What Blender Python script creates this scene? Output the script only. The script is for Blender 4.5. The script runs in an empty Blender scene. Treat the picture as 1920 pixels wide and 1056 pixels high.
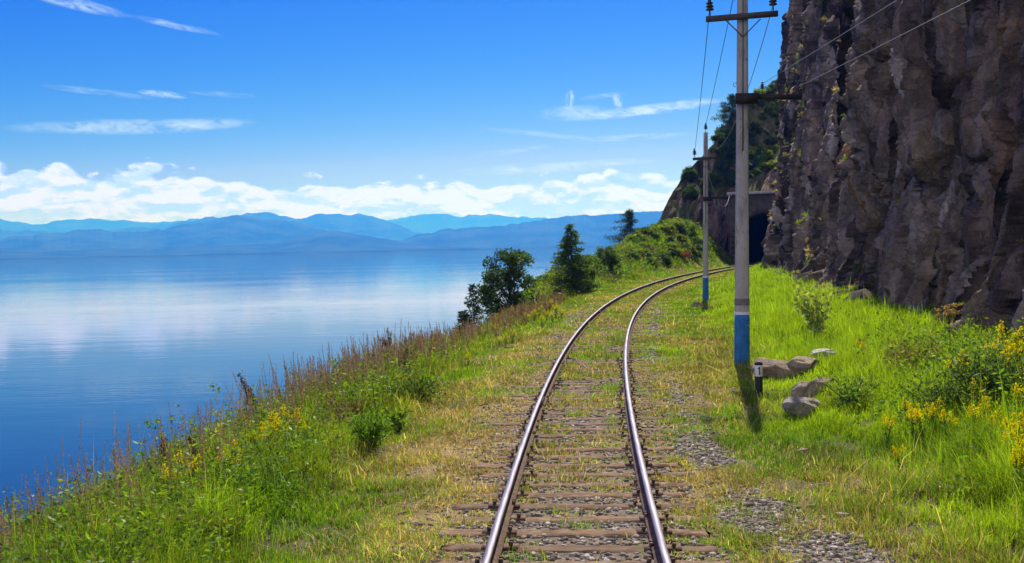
import bpy, math, time
import numpy as np
from math import radians, sin, cos, tan, pi
from mathutils import Matrix, Vector

T0 = time.time()
SC = bpy.context.scene
COL = SC.collection
RNG = np.random.default_rng(7)
ALL = []

# ------------------------------------------------------------------ camera numbers (needed to lay the ground out)
FPX, PW, PH, HY = 2026.0, 1920, 1056, 465.0
CAMZ = 2.798
ROLL = radians(1.15)
PIT = math.atan((528 - HY) / FPX)

def project(P):
    """world points -> photograph pixels and depth"""
    P = np.atleast_2d(np.asarray(P, float))
    x, y, z = P[:, 0], P[:, 1], P[:, 2] - CAMZ
    c, s = cos(PIT), sin(PIT)
    d = y * c - z * s
    u = y * s + z * c
    d = np.where(d < .05, .05, d)
    X, Y = FPX * x / d, -FPX * u / d
    cr, sr = cos(ROLL), sin(ROLL)
    return np.stack([960 + X * cr + Y * sr, 528 - X * sr + Y * cr], 1), d

def pix_dir(px, py):
    cr, sr = cos(ROLL), sin(ROLL)
    a, b = px - 960, py - 528
    X = a * cr - b * sr
    Y = a * sr + b * cr
    c, s = cos(PIT), sin(PIT)
    u, d = -Y / FPX, 1.0
    return np.array([X / FPX, d * c + u * s, -d * s + u * c])

# ------------------------------------------------------------------ noise
def _h(ix, iy, seed):
    n = (ix * 374761393 + iy * 668265263 + seed * 974634577) & 0xffffffff
    n = ((n ^ (n >> 13)) * 1274126177) & 0xffffffff
    n = ((n ^ (n >> 15)) * 1103515245) & 0xffffffff
    return ((n ^ (n >> 16)) & 0xffffff) / float(0x1000000)

def vnoise(x, y, seed=0):
    xi, yi = np.floor(x).astype(np.int64), np.floor(y).astype(np.int64)
    fx, fy = x - xi, y - yi
    fx = fx * fx * fx * (fx * (fx * 6 - 15) + 10)
    fy = fy * fy * fy * (fy * (fy * 6 - 15) + 10)
    a, b = _h(xi, yi, seed), _h(xi + 1, yi, seed)
    c, d = _h(xi, yi + 1, seed), _h(xi + 1, yi + 1, seed)
    return (a + (b - a) * fx) * (1 - fy) + (c + (d - c) * fx) * fy

def fbm(x, y, seed=0, oct=4, gain=.5):
    x = np.asarray(x, float); y = np.asarray(y, float)
    r, a, tot = 0, 1., 0.
    for i in range(oct):
        r = r + a * vnoise(x * 2 ** i + 17.3 * i, y * 2 ** i - 9.1 * i, seed + i)
        tot += a
        a *= gain
    return r / tot

def facets(u, v, seed):
    """Worley cells: (distance to cell edge, offset in cell u, v, three random numbers per cell)"""
    ui, vi = np.floor(u).astype(np.int64), np.floor(v).astype(np.int64)
    best = np.full(u.shape, 1e9); second = np.full(u.shape, 1e9)
    bu = np.zeros_like(u); bv = np.zeros_like(u)
    bi = np.zeros_like(ui); bj = np.zeros_like(ui)
    for i in (-1, 0, 1):
        for j in (-1, 0, 1):
            ci, cj = ui + i, vi + j
            du = u - (ci + .1 + .8 * _h(ci, cj, seed))
            dv = v - (cj + .1 + .8 * _h(ci, cj, seed + 1))
            d = du * du + dv * dv
            m = d < best
            second = np.where(m, best, np.minimum(second, d))
            best = np.where(m, d, best)
            bu = np.where(m, du, bu); bv = np.where(m, dv, bv)
            bi = np.where(m, ci, bi); bj = np.where(m, cj, bj)
    return (np.sqrt(second) - np.sqrt(best), bu, bv,
            _h(bi, bj, seed + 2), _h(bi, bj, seed + 3), _h(bi, bj, seed + 4))

def sstep(a, b, x):
    t = np.clip((np.asarray(x, float) - a) / (b - a), 0, 1)
    return t * t * (3 - 2 * t)

# ------------------------------------------------------------------ mesh building
class MB:
    """collects vertices, tris and quads (+ a tint per vertex, + material slot per face) and links ONE mesh object"""
    def __init__(s):
        s.v = []; s.f = []; s.c = []; s.n = 0; s.mi = []
    def add(s, V, F, C=None, mi=0):
        V = np.asarray(V, float).reshape(-1, 3)
        F = np.asarray(F, np.int64)
        s.v.append(V); s.f.append(F + s.n); s.mi.append(np.full(len(F), mi))
        if C is None: C = np.ones((len(V), 3))
        C = np.asarray(C, float)
        if C.ndim == 1: C = np.tile(C, (len(V), 1))
        s.c.append(C); s.n += len(V)
        return s
    def mesh(s, name, mats, smooth=False):
        me = bpy.data.meshes.new(name)
        V = np.concatenate(s.v); me.vertices.add(len(V)); me.vertices.foreach_set('co', V.ravel())
        loops = np.concatenate([f.ravel() for f in s.f])
        sizes = np.concatenate([np.full(len(f), f.shape[1]) for f in s.f if len(f)])
        starts = np.concatenate([[0], np.cumsum(sizes)[:-1]])
        me.loops.add(len(loops)); me.loops.foreach_set('vertex_index', loops)
        me.polygons.add(len(sizes)); me.polygons.foreach_set('loop_start', starts)
        me.polygons.foreach_set('material_index', np.concatenate([m for m in s.mi]))
        if smooth: me.polygons.foreach_set('use_smooth', np.ones(len(sizes), bool))
        C = np.concatenate(s.c)
        at = me.attributes.new('tint', 'FLOAT_COLOR', 'POINT')
        at.data.foreach_set('color', np.concatenate([C, np.ones((len(C), 1))], 1).ravel())
        me.update(calc_edges=True)
        for m in (mats if isinstance(mats, (list, tuple)) else [mats]): me.materials.append(m)
        return me
    def build(s, name, mats, parent=None, smooth=False, loc=None):
        return link(name, s.mesh(name, mats, smooth), parent, loc)

def link(name, me, parent=None, loc=None):
    o = bpy.data.objects.new(name, me); COL.objects.link(o)
    if parent is not None: o.parent = parent
    if loc is not None: o.location = loc
    return o

def tag(o, label=None, cat=None, group=None, kind=None):
    if label: o['label'] = label
    if cat: o['category'] = cat
    if group: o['group'] = group
    if kind: o['kind'] = kind
    return o

def empty(name, loc=(0, 0, 0), rz=0, label=None, cat=None, group=None):
    o = bpy.data.objects.new(name, None); COL.objects.link(o)
    o.location = loc; o.rotation_euler = (0, 0, rz); o.empty_display_size = .2
    return tag(o, label, cat, group)

def copy_tree(o, parent=None):
    c = o.copy(); COL.objects.link(c)
    if parent is not None: c.parent = parent
    for ch in list(o.children): copy_tree(ch, c)
    return c

BOXF = np.array([[0, 3, 2, 1], [4, 5, 6, 7], [0, 1, 5, 4], [1, 2, 6, 5], [2, 3, 7, 6], [3, 0, 4, 7]])
def box(mb, c, size, R=None, C=None, taper=1., mi=0, bev=0.):
    x, y, z = np.array(size) / 2
    V = np.array([[-x, -y, -z], [x, -y, -z], [x, y, -z], [-x, y, -z],
                  [-x * taper, -y * taper, z], [x * taper, -y * taper, z], [x * taper, y * taper, z], [-x * taper, y * taper, z]])
    if R is not None: V = V @ np.array(R).T
    mb.add(V + np.array(c), BOXF, C, mi)

def tube(mb, pts, rad, n=6, C=None, cap=True, mi=0):
    pts = np.asarray(pts, float); m = len(pts)
    rad = np.broadcast_to(np.asarray(rad, float), (m,))
    tg = np.gradient(pts, axis=0); tg /= np.linalg.norm(tg, axis=1)[:, None] + 1e-12
    ref = np.array([0, 0, 1.]) if abs(tg[:, 2]).mean() < .8 else np.array([1., 0, 0])
    a = np.cross(tg, ref); a /= np.linalg.norm(a, axis=1)[:, None] + 1e-12
    b = np.cross(tg, a)
    th = np.arange(n) * 2 * pi / n
    V = pts[:, None] + rad[:, None, None] * (a[:, None] * np.cos(th)[None, :, None] + b[:, None] * np.sin(th)[None, :, None])
    i = np.arange(m - 1)[:, None] * n; j = np.arange(n)[None]; k = (j + 1) % n
    F = np.stack([i + j, i + k, i + n + k, i + n + j], -1).reshape(-1, 4)
    mb.add(V.reshape(-1, 3), F, C, mi)
    if cap:
        for r, fl in ((0, 1), (m - 1, 0)):
            ring = V[r]; c = ring.mean(0)
            idx = np.stack([np.arange(n), (np.arange(n) + 1) % n, np.full(n, n)], 1)
            if fl: idx = idx[:, ::-1]
            mb.add(np.vstack([ring, c]), idx, C if C is None or np.ndim(C) == 1 else None, mi)

def lathe(mb, prof, n=16, org=(0, 0, 0), C=None, mi=0, R=None):
    prof = np.asarray(prof, float); th = np.arange(n) * 2 * pi / n
    V = np.stack([prof[:, 0][:, None] * np.cos(th), prof[:, 0][:, None] * np.sin(th), np.repeat(prof[:, 1][:, None], n, 1)], -1)
    m = len(prof)
    i = np.arange(m - 1)[:, None] * n; j = np.arange(n)[None]; k = (j + 1) % n
    F = np.stack([i + j, i + k, i + n + k, i + n + j], -1).reshape(-1, 4)
    V = V.reshape(-1, 3)
    if R is not None: V = V @ np.array(R).T
    mb.add(V + np.array(org), F, C, mi)

def unit(v): return v / (np.linalg.norm(v, axis=-1, keepdims=True) + 1e-12)

def leaves(mb, P, L, W, rng, C, D=None, jitter=1., tri=False):
    """kite leaves: base at P, length L, width W, along D (or random)"""
    n = len(P)
    r = unit(rng.normal(size=(n, 3)))
    d = r if D is None else unit(D + r * jitter)
    s = unit(np.cross(d, unit(rng.normal(size=(n, 3)))))
    L = np.broadcast_to(L, (n,))[:, None]; W = np.broadcast_to(W, (n,))[:, None]
    up = np.cross(s, d)
    V = np.stack([P, P + d * L * .45 + s * W * .5 + up * W * .12, P + d * L, P + d * L * .45 - s * W * .5 + up * W * .12], 1).reshape(-1, 3)
    F = np.arange(4 * n).reshape(-1, 4)
    C = np.broadcast_to(np.asarray(C, float), (n, 3))
    mb.add(V, F, np.repeat(C, 4, 0))

def mixc(a, b, t):
    a, b = np.asarray(a, float), np.asarray(b, float)
    return a[None] * (1 - t[:, None]) + b[None] * t[:, None]

# ------------------------------------------------------------------ materials
def new_mat(name):
    m = bpy.data.materials.new(name); m.use_nodes = True
    nt = m.node_tree; nt.nodes.clear()
    out = nt.nodes.new('ShaderNodeOutputMaterial')
    return m, nt, out

class G:
    """small node-graph writer"""
    def __init__(s, nt): s.nt = nt
    def node(s, t, **kw):
        n = s.nt.nodes.new(t)
        for k, v in kw.items(): setattr(n, k, v)
        return n
    def put(s, sock, v):
        if hasattr(v, 'is_linked') or isinstance(v, bpy.types.NodeSocket): s.nt.links.new(v, sock)
        elif v is not None: sock.default_value = v
    def m(s, op, a, b=None, c=None, clamp=False):
        n = s.node('ShaderNodeMath', operation=op, use_clamp=clamp)
        s.put(n.inputs[0], a)
        if b is not None: s.put(n.inputs[1], b)
        if c is not None: s.put(n.inputs[2], c)
        return n.outputs[0]
    def mix(s, f, a, b, mode='MIX'):
        n = s.node('ShaderNodeMix', data_type='RGBA', blend_type=mode)
        s.put(n.inputs[0], f)
        s.put(n.inputs[6], a if not isinstance(a, tuple) else (*a[:3], 1)); s.put(n.inputs[7], b if not isinstance(b, tuple) else (*b[:3], 1))
        return n.outputs[2]
    def noise(s, vec, scale, detail=4, rough=.55, dist=0., dim='3D', out=0):
        n = s.node('ShaderNodeTexNoise', noise_dimensions=dim)
        if vec is not None: s.put(n.inputs['Vector'], vec)
        n.inputs['Scale'].default_value = scale; n.inputs['Detail'].default_value = detail
        n.inputs['Roughness'].default_value = rough; n.inputs['Distortion'].default_value = dist
        return n.outputs[out]
    def ss(s, a, b, x):
        n = s.node('ShaderNodeMapRange', interpolation_type='SMOOTHSTEP')
        s.put(n.inputs[0], x); n.inputs[1].default_value = a; n.inputs[2].default_value = b
        return n.outputs[0]
    def xyz(s, x, y, z=0.):
        n = s.node('ShaderNodeCombineXYZ')
        for i, q in enumerate((x, y, z)): s.put(n.inputs[i], q)
        return n.outputs[0]
    def pos(s): return s.node('ShaderNodeNewGeometry').outputs['Position']
    def obj(s): return s.node('ShaderNodeTexCoord').outputs['Object']
    def scaled(s, vec, sc):
        n = s.node('ShaderNodeVectorMath', operation='MULTIPLY'); s.put(n.inputs[0], vec); n.inputs[1].default_value = sc
        return n.outputs[0]
    def tint(s): return s.node('ShaderNodeAttribute', attribute_name='tint').outputs['Color']
    def bump(s, h, strength=.5, dist=.02, nrm=None):
        n = s.node('ShaderNodeBump'); n.inputs['Strength'].default_value = strength; n.inputs['Distance'].default_value = dist
        s.put(n.inputs['Height'], h)
        if nrm is not None: s.put(n.inputs['Normal'], nrm)
        return n.outputs[0]
    def bsdf(s, out, color, rough=.8, metal=0., normal=None, spec=.3):
        b = s.node('ShaderNodeBsdfPrincipled')
        s.put(b.inputs['Base Color'], color if not isinstance(color, tuple) else (*color[:3], 1))
        s.put(b.inputs['Roughness'], rough); b.inputs['Metallic'].default_value = metal
        b.inputs['Specular IOR Level'].default_value = spec
        if normal is not None: s.put(b.inputs['Normal'], normal)
        s.nt.links.new(b.outputs[0], out.inputs['Surface'])
        return b

def plain(name, base, rough=.8, metal=0., var=.25, scale=8., bump=.3, bdist=.01, spec=.3, stretch=(1, 1, 1), dark=None):
    m, nt, out = new_mat(name); g = G(nt)
    p = g.scaled(g.obj(), stretch)
    n = g.noise(p, scale, 6, .6)
    n2 = g.noise(p, scale * 7, 3, .6)
    d = dark or tuple(c * (1 - var) for c in base)
    l = tuple(min(1, c * (1 + var)) for c in base)
    col = g.mix(g.ss(.3, .7, n), d, l)
    col = g.mix(g.m('MULTIPLY', g.ss(.35, .65, n2), .5), col, tuple(c * (1 - var * .7) for c in base))
    g.bsdf(out, col, rough, metal, g.bump(g.m('ADD', n, g.m('MULTIPLY', n2, .4)), bump, bdist), spec)
    return m

def leaf_mat(name, trans=.45, gloss=.06):
    m, nt, out = new_mat(name); g = G(nt)
    c = g.tint()
    d = g.node('ShaderNodeBsdfDiffuse'); g.put(d.inputs[0], c)
    t = g.node('ShaderNodeBsdfTranslucent')
    g.put(t.inputs[0], g.mix(1., c, (1.15, 1.1, .4), 'MULTIPLY'))
    mx = g.node('ShaderNodeMixShader'); mx.inputs[0].default_value = trans
    nt.links.new(d.outputs[0], mx.inputs[1]); nt.links.new(t.outputs[0], mx.inputs[2])
    gl = g.node('ShaderNodeBsdfGlossy'); gl.inputs['Roughness'].default_value = .45; gl.inputs[0].default_value = (.9, .95, .8, 1)
    mx2 = g.node('ShaderNodeMixShader'); mx2.inputs[0].default_value = gloss
    nt.links.new(mx.outputs[0], mx2.inputs[1]); nt.links.new(gl.outputs[0], mx2.inputs[2])
    nt.links.new(mx2.outputs[0], out.inputs['Surface'])
    return m

M = {}
M['leaf'] = leaf_mat('foliage_leaf', .55, .02)
M['grass'] = leaf_mat('grass_blade', .62, .012)
M['needle'] = leaf_mat('conifer_needle', .25, .03)
M['flower'] = leaf_mat('flower_petal', .4, 0.)
M['dry'] = leaf_mat('dry_plant', .35, .0)
M['bark'] = plain('tree_bark', (.11, .085, .065), .9, var=.4, scale=10, stretch=(1, 1, .3), bump=.6)
M['concrete'] = plain('pole_concrete', (.40, .385, .36), .9, var=.14, scale=5, stretch=(1, 1, .35), bump=.25)
M['concrete_dark'] = plain('pole_groove', (.16, .15, .15), .9, var=.2, scale=6)
M['blue'] = plain('blue_paint', (.022, .16, .42), .6, var=.3, scale=7, bump=.3, bdist=.004, stretch=(1, 1, .4))
def weather(mat, sc, lo, hi, col, amt, stretch):
    nt = M[mat].node_tree; g = G(nt); b = next(n for n in nt.nodes if n.type == 'BSDF_PRINCIPLED'); src = b.inputs['Base Color'].links[0].from_socket
    n = g.noise(g.scaled(g.obj(), stretch), sc, 8, .7, .4); nt.links.new(g.mix(g.m('MULTIPLY', g.ss(lo, hi, n), amt), src, col), b.inputs['Base Color'])
weather('blue', 6, .60, .64, (.33, .31, .28), .8, (1, 1, .6)); weather('blue', 3, .5, .7, (.03, .05, .07), .6, (1, 1, .3))
weather('concrete', 4, .50, .66, (.15, .135, .12), .8, (1, 1, .16)); weather('concrete', 14, .60, .66, (.09, .085, .08), .85, (1, 1, .5))
M['white'] = plain('white_paint', (.72, .72, .70), .6, var=.1, scale=9)
M['greyband'] = plain('grey_paint', (.17, .165, .165), .8, var=.15, scale=9)
M['tar'] = plain('tarred_timber', (.030, .026, .030), .8, var=.4, scale=9, stretch=(.3, 1, 1))
M['armwood'] = plain('weathered_arm', (.085, .075, .07), .9, var=.35, scale=9, stretch=(.3, 1, 1))
M['steel'] = plain('dark_steel', (.10, .09, .085), .6, .5, var=.3, scale=20)
M['porcelain'] = plain('brown_porcelain', (.035, .022, .02), .2, spec=.5, var=.1, scale=3, bump=0.)
M['wire'] = plain('wire_aluminium', (.33, .33, .33), .5, .6, var=.1, scale=3, bump=0.)
M['wire_dark'] = plain('wire_dark', (.05, .05, .055), .6, .2, var=.1, scale=3, bump=0.)
M['black'] = plain('black_paint', (.018, .018, .02), .55, var=.3, scale=12, spec=.4)

# rail: rusty sides, polished running surface
m, nt, out = new_mat('rail_rust'); g = G(nt)
n = g.noise(g.pos(), 14, 5, .6); n2 = g.noise(g.pos(), 90, 3, .6)
g.bsdf(out, g.mix(g.ss(.35, .65, n), (.075, .048, .035), (.17, .105, .07)), .85, 0, g.bump(n2, .5, .004), .3)
M['rail_rust'] = m
m, nt, out = new_mat('rail_polished'); g = G(nt)
n = g.noise(g.scaled(g.pos(), (9, .35, 9)), 3, 4, .6)
g.bsdf(out, g.mix(g.ss(.3, .7, n), (.15, .135, .17), (.25, .23, .28)), g.m('ADD', .42, g.m('MULTIPLY', n, .15)), .7)
M['rail_top'] = m

# sleeper timber: grain along the sleeper's own x axis
m, nt, out = new_mat('sleeper_timber'); g = G(nt)
oi = g.node('ShaderNodeObjectInfo').outputs['Random']
v = g.node('ShaderNodeVectorMath', operation='ADD'); g.put(v.inputs[0], g.obj()); g.put(v.inputs[1], g.xyz(g.m('MULTIPLY', oi, 37.), g.m('MULTIPLY', oi, 11.), 0.))
gr = g.noise(g.scaled(v.outputs[0], (1.2, 26, 26)), 1.6, 6, .65)
gr2 = g.noise(g.scaled(v.outputs[0], (3, 5, 5)), 1.3, 4, .6)
c = g.mix(g.ss(.3, .72, gr), (.062, .036, .024), (.31, .195, .120))
c = g.mix(g.m('MULTIPLY', g.ss(.45, .7, gr2), .6), c, (.36, .27, .20))
c = g.mix(g.m('MULTIPLY', oi, .45), c, (.085, .062, .045))
g.bsdf(out, c, .95, 0, g.bump(gr, .9, .012), .15)
M['timber'] = m

# stones (gravel, boulders): tint x noise
def rock_mat(name, sc, bd, sy=1.):
    m, nt, out = new_mat(name); g = G(nt)
    q = g.scaled(g.obj(), (1, sy, .85)); wq = g.node('ShaderNodeVectorMath', operation='ADD'); g.put(wq.inputs[0], q)
    g.put(wq.inputs[1], g.scaled(g.noise(q, sc * 1.7, 4, .6, out=1), (1.0 / sc,) * 3)); q = wq.outputs[0]
    n = g.noise(q, sc, 8, .68); n2 = g.noise(q, sc * 6, 6, .72)
    n3 = g.noise(q, sc * 2.3, 7, .72, .5)
    cr = []
    for k in (1.5, 4.2):
        vo = g.node('ShaderNodeTexVoronoi', feature='DISTANCE_TO_EDGE'); g.put(vo.inputs['Vector'], q); vo.inputs['Scale'].default_value = sc * k; cr.append(g.ss(0., .09, vo.outputs[0]))
    c = g.mix(1., g.tint(), g.mix(g.ss(.25, .75, n), (.55, .52, .52), (1.35, 1.3, 1.25)), 'MULTIPLY')
    c = g.mix(g.m('MULTIPLY', g.ss(.55, .66, n3), .6), c, (.050, .040, .034))
    c = g.mix(g.m('MULTIPLY', g.ss(.60, .72, n2), .5), c, (.36, .33, .30))
    c = g.mix(g.m('MULTIPLY', g.m('MULTIPLY', g.m('SUBTRACT', 1., cr[0]), g.ss(.42, .6, n)), .40), c, (.03, .026, .024))
    h = g.m('ADD', g.m('ADD', g.m('MULTIPLY', n3, 1.), g.m('MULTIPLY', n2, .5)), g.m('ADD', g.m('MULTIPLY', cr[0], .16), g.m('MULTIPLY', cr[1], .10)))
    g.bsdf(out, c, .92, 0, g.bump(h, 1., bd), .2)
    return m
M['rock'] = rock_mat('cliff_rock', 1.0, .26, .45)
M['boulder'] = rock_mat('boulder_rock', 3.0, .05)
M['gravel'] = plain('gravel_stone', (.27, .25, .235), .9, var=.3, scale=6)
m, nt, out = new_mat('gravel_stone_tint'); g = G(nt)
n = g.noise(g.pos(), 40, 3, .6)
g.bsdf(out, g.mix(1., g.tint(), g.mix(g.ss(.3, .7, n), (.7, .7, .7), (1.2, 1.2, 1.2)), 'MULTIPLY'), .9, 0, None, .2)
M['gravel'] = m
m, nt, out = new_mat('portal_stone'); g = G(nt)
br = g.node('ShaderNodeTexBrick'); br.offset = .5
g.put(br.inputs['Vector'], g.scaled(g.node('ShaderNodeTexCoord').outputs['Object'], (1, 1, 1)))
M['portal'] = plain('portal_stone', (.085, .072, .068), .95, var=.4, scale=1.6, bump=.8, bdist=.05)
M['coping'] = plain('coping_stone', (.46, .42, .38), .9, var=.2, scale=3)
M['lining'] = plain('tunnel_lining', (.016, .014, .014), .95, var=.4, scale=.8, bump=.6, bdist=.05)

# ground sheet: soil with tinted cover
m, nt, out = new_mat('ground_soil'); g = G(nt)
n = g.noise(g.pos(), 1.2, 8, .65); n2 = g.noise(g.pos(), 22, 5, .7); n3 = g.noise(g.pos(), 90, 3, .7)
c = g.mix(1., g.tint(), g.mix(g.ss(.25, .75, n2), (.45, .45, .45), (1.45, 1.4, 1.35)), 'MULTIPLY')
c = g.mix(g.m('MULTIPLY', g.ss(.52, .66, n3), .45), c, (.33, .30, .27))
g.bsdf(out, c, .97, 0, g.bump(g.m('ADD', n2, g.m('MULTIPLY', n3, .5)), .9, .03), .1)
M['ground'] = m
# look settings
SKY_STR, SKY_DUST, SKY_OZ = .12, .3, 2.5
SUN_STR, EXPO = 4.9, .5
CLOUD_LIT, CLOUD_SHADE, CIRRUS = (5.15, 5.75, 18.), (3.0, 4.35, 16.), (4.5, 5.6, 6.6)
# ------------------------------------------------------------------ the track's centre line
H0, X0, TH0, K0, K1, K2, GR1, GR2 = 2.798, .01122, .04378, .00186, .00439, -.00317, .44832, -.06328
_s = np.linspace(-12, 165, 3540); _ds = _s[1] - _s[0]
_k = np.where(_s < 0, K0, K0 + K1 * _s / 100 + K2 * (_s / 100) ** 2)
_th = np.concatenate([[0], np.cumsum((_k[1:] + _k[:-1]) / 2 * _ds)]); _th += TH0 - np.interp(0, _s, _th)
_x = np.concatenate([[0], np.cumsum(np.sin((_th[1:] + _th[:-1]) / 2) * _ds)]); _x += X0 - np.interp(0, _s, _x)
_y = np.concatenate([[0], np.cumsum(np.cos((_th[1:] + _th[:-1]) / 2) * _ds)]); _y -= np.interp(0, _s, _y)
_z = np.where(_s < 0, GR1 * _s / 100, GR1 * _s / 100 + GR2 * (_s / 100) ** 2)

def centre(s): return np.interp(s, _s, _x), np.interp(s, _s, _y), np.interp(s, _s, _z), np.interp(s, _s, _th)
def to_track(x, y):
    x = np.asarray(x, float); y = np.asarray(y, float)
    s = np.interp(y, _y, _s)
    for _ in range(5):
        cx, cy, _z0, th = centre(s)
        s = np.clip(s + (x - cx) * np.sin(th) + (y - cy) * np.cos(th), -12, 165)
    cx, cy, _z0, th = centre(s)
    return s, (x - cx) * np.cos(th) - (y - cy) * np.sin(th)
def from_track(s, t):
    cx, cy, cz, th = centre(np.asarray(s, float))
    return cx + t * np.cos(th), cy - t * np.sin(th), cz

def edge(s):   return np.interp(s, [-12, 14, 30, 46, 56, 66, 85, 110, 165], [5.6, 5.6, 5.3, 4.9, 5.2, 6.6, 9.5, 13.5, 15])
def cliff_t(s): return np.interp(s, [-12, 30, 45, 63, 82, 105, 120, 165], [10.4, 9.2, 9.0, 8.3, 7.0, 4.6, 4.6, 4.6])

def ground_z(x, y):
    s, t = to_track(x, y)
    cz = np.interp(s, _s, _z)
    e = edge(s); ct = cliff_t(s)
    tl = -t
    # lake side
    sl = np.interp(s, [20, 36, 60, 80], [.10, .20, .18, .06])
    zl = np.where(tl < 2.0, -.215, -.215 - (tl - 2.0) * sl)
    ze = -.215 - (e - 2.0) * sl
    drop = .30 * (tl - e) ** 2
    zl = np.where(tl > e, ze - np.minimum(drop, .72 * (tl - e) - .43 * 1 + .0) if False else ze - np.where(tl - e < 1.2, .30 * (tl - e) ** 2, .432 + .72 * (tl - e - 1.2)), zl)
    m = 4.7 * sstep(86, 121, s) * sstep(2.6, 8.5, tl) * (1 - .95 * sstep(6.8, 14, tl))
    m2 = 1.1 * sstep(58, 80, s) * sstep(4, 9, tl) * (1 - sstep(10, 18, tl))
    zl = zl + m + m2
    # cliff side
    zr = np.where(t < 2.0, -.215, -.215 + .65 * sstep(2.6, 1.0, 0) * 0)
    zr = zr + sstep(2.4, np.maximum(ct, 4.), t) * .62
    zr = zr + .2 * np.exp(-((s - 15) / 6.) ** 2) * sstep(5.0, 8.0, t)
    z = np.where(t < 0, zl, zr)
    a = np.clip((np.abs(t) - 1.2) / 2.5, 0, 1)
    z = z + a * (.22 * (fbm(x * .45, y * .45, 3, 4) - .5) + .07 * (fbm(x * 2.2, y * 2.2, 5, 3) - .5))
    z = z + (1 - a) * .025 * (fbm(x * 4, y * 4, 8, 3) - .5)
    return np.maximum(cz + z, -12.)

def gz(x, y): return float(ground_z(np.array([x]), np.array([y]))[0])

def at(px, py, near=4., far=170.):
    """where the view through a photograph pixel meets the ground"""
    d = pix_dir(px, py)
    ts = np.linspace(near, far, 6000)
    P = np.array([0, 0, CAMZ])[None] + d[None] * ts[:, None]
    below = P[:, 2] < ground_z(P[:, 0], P[:, 1])
    i = int(np.argmax(below)) if below.any() else len(ts) - 1
    return P[i, 0], P[i, 1], gz(P[i, 0], P[i, 1])

def at_y(px, y):
    """ground point at depth y under a photograph column"""
    x = (px - 960) / FPX * y
    for _ in range(4):
        q, d = project([[x, y, gz(x, y)]]); x += (px - q[0, 0]) / FPX * y
    return x, y, gz(x, y)

# ------------------------------------------------------------------ cover maps (what grows where)
def cover(x, y):
    s, t = to_track(x, y)
    n1 = fbm(x * .55, y * .55, 21, 4); n2 = fbm(x * 1.7, y * 1.7, 31, 3); n3 = fbm(x * .22, y * .22, 41, 3)
    e = edge(s); at_ = np.abs(t)
    lush = np.zeros_like(x); hgt = np.zeros_like(x); dry = np.zeros_like(x)
    # between the rails
    m = at_ < .72
    l = np.interp(s, [0, 12, 18, 26, 45, 130], [.12, .18, .42, .85, .98, .9])
    lush = np.where(m, l * sstep(.40, .62, n2 * .6 + n1 * .4 + np.interp(s, [0, 25, 40], [-.03, .0, .12])) * 1.3, lush)
    hgt = np.where(m, .05 + .05 * n2, hgt); dry = np.where(m, .30 + .4 * sstep(.45, .6, n1), dry)
    # shoulders
    m = (at_ >= .90)
    lw = np.interp(at_, [.9, 1.3, 1.8, 3.0], [.45, .8, .95, 1.])
    lush = np.where(m, lw * (.55 + .7 * sstep(.35, .6, n2)), lush)
    hgt = np.where(m, np.interp(at_, [.9, 2, 3.2], [.045, .06, .085]) * (.6 + .9 * n2), hgt)
    dl = np.interp(t, [-6, -4.2, -3.2, -2.3, -1.0, 0, 1, 2.2, 3.2, 4.0, 5], [.05, .12, .32, .78, 1.0, .5, .75, .62, .42, .12, .0])
    dl = dl * np.interp(s, [6, 14, 30, 60], [1., 1.0, .75, .5])
    dry = np.where(m, np.clip(dl + (n1 - .5) * 1.3, 0, 1), dry)
    # right meadow
    r0 = np.interp(s, [0, 14, 20, 26, 50, 130], [3.2, 3.5, 3.8, 3.5, 3.4, 3.0])
    r = sstep(0, 1.8, t - r0 + (n1 - .5) * 2.2)
    lush = np.where(t > 2, np.maximum(lush * (1 - r), r * 1.35), lush)
    hgt = np.where(t > 2, hgt * (1 - r) + r * (.14 + .22 * n2 + .14 * sstep(3.6, 5, t) * np.interp(s, [10, 16, 22], [1, .8, 0])), hgt)
    dry = np.where(t > 2, dry * (1 - r) + r * np.clip((n1 - .54) * 2.2, 0, .6) * sstep(5.2, 3.8, t), dry)
    # lake bank
    b0 = np.interp(s, [0, 12, 18, 26, 40, 60], [2.5, 2.8, 3.1, 3.4, 3.3, 4.0])
    b = sstep(0, 1.3, -t - b0 + (n1 - .5) * 1.6)
    lush = np.where(t < -2, np.maximum(lush * (1 - b), b * 1.15), lush)
    hgt = np.where(t < -2, hgt * (1 - b) + b * np.interp(s, [0, 26, 36, 60, 130], [.34, .30, .18, .18, .30]) * (.6 + .8 * n2), hgt)
    dry = np.where(t < -2, dry * (1 - b) + b * np.clip((n3 - .5) * 1.6 + .05, 0, .6), dry)
    # gravel patches on the right shoulder and by the left rail
    gp = gravel_patch(x, y, s, t)
    lush = lush * (1 - .85 * gp)
    return s, t, lush, hgt, np.clip(dry, 0, 1), gp, n1, n2

def gravel_patch(x, y, s, t):
    g = np.zeros_like(x)
    for (s0, t0, a, b, k) in ((9.2, 2.3, 2.6, .75, 1.), (12.0, 2.0, 1.6, .55, .9), (15.6, 1.75, 1.8, .5, .9), (18.0, 1.9, 1.2, .5, .7),
                              (21.5, 1.75, 2.0, .4, .7), (29, 1.5, 6, .35, .6), (38, 1.6, 5, .4, .65), (45, 1.6, 5, .4, .6), (34, -1.5, 3, .4, .6),
                              (42, -1.7, 4, .5, .7), (28, -3.0, 2, .5, .5)):
        g = np.maximum(g, k * np.exp(-(((s - s0) / a) ** 2 + ((t - t0) / b) ** 2)))
    return sstep(.3, .75, g + .55 * (fbm(x * 2.4, y * 2.4, 77, 3) - .5))

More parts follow.
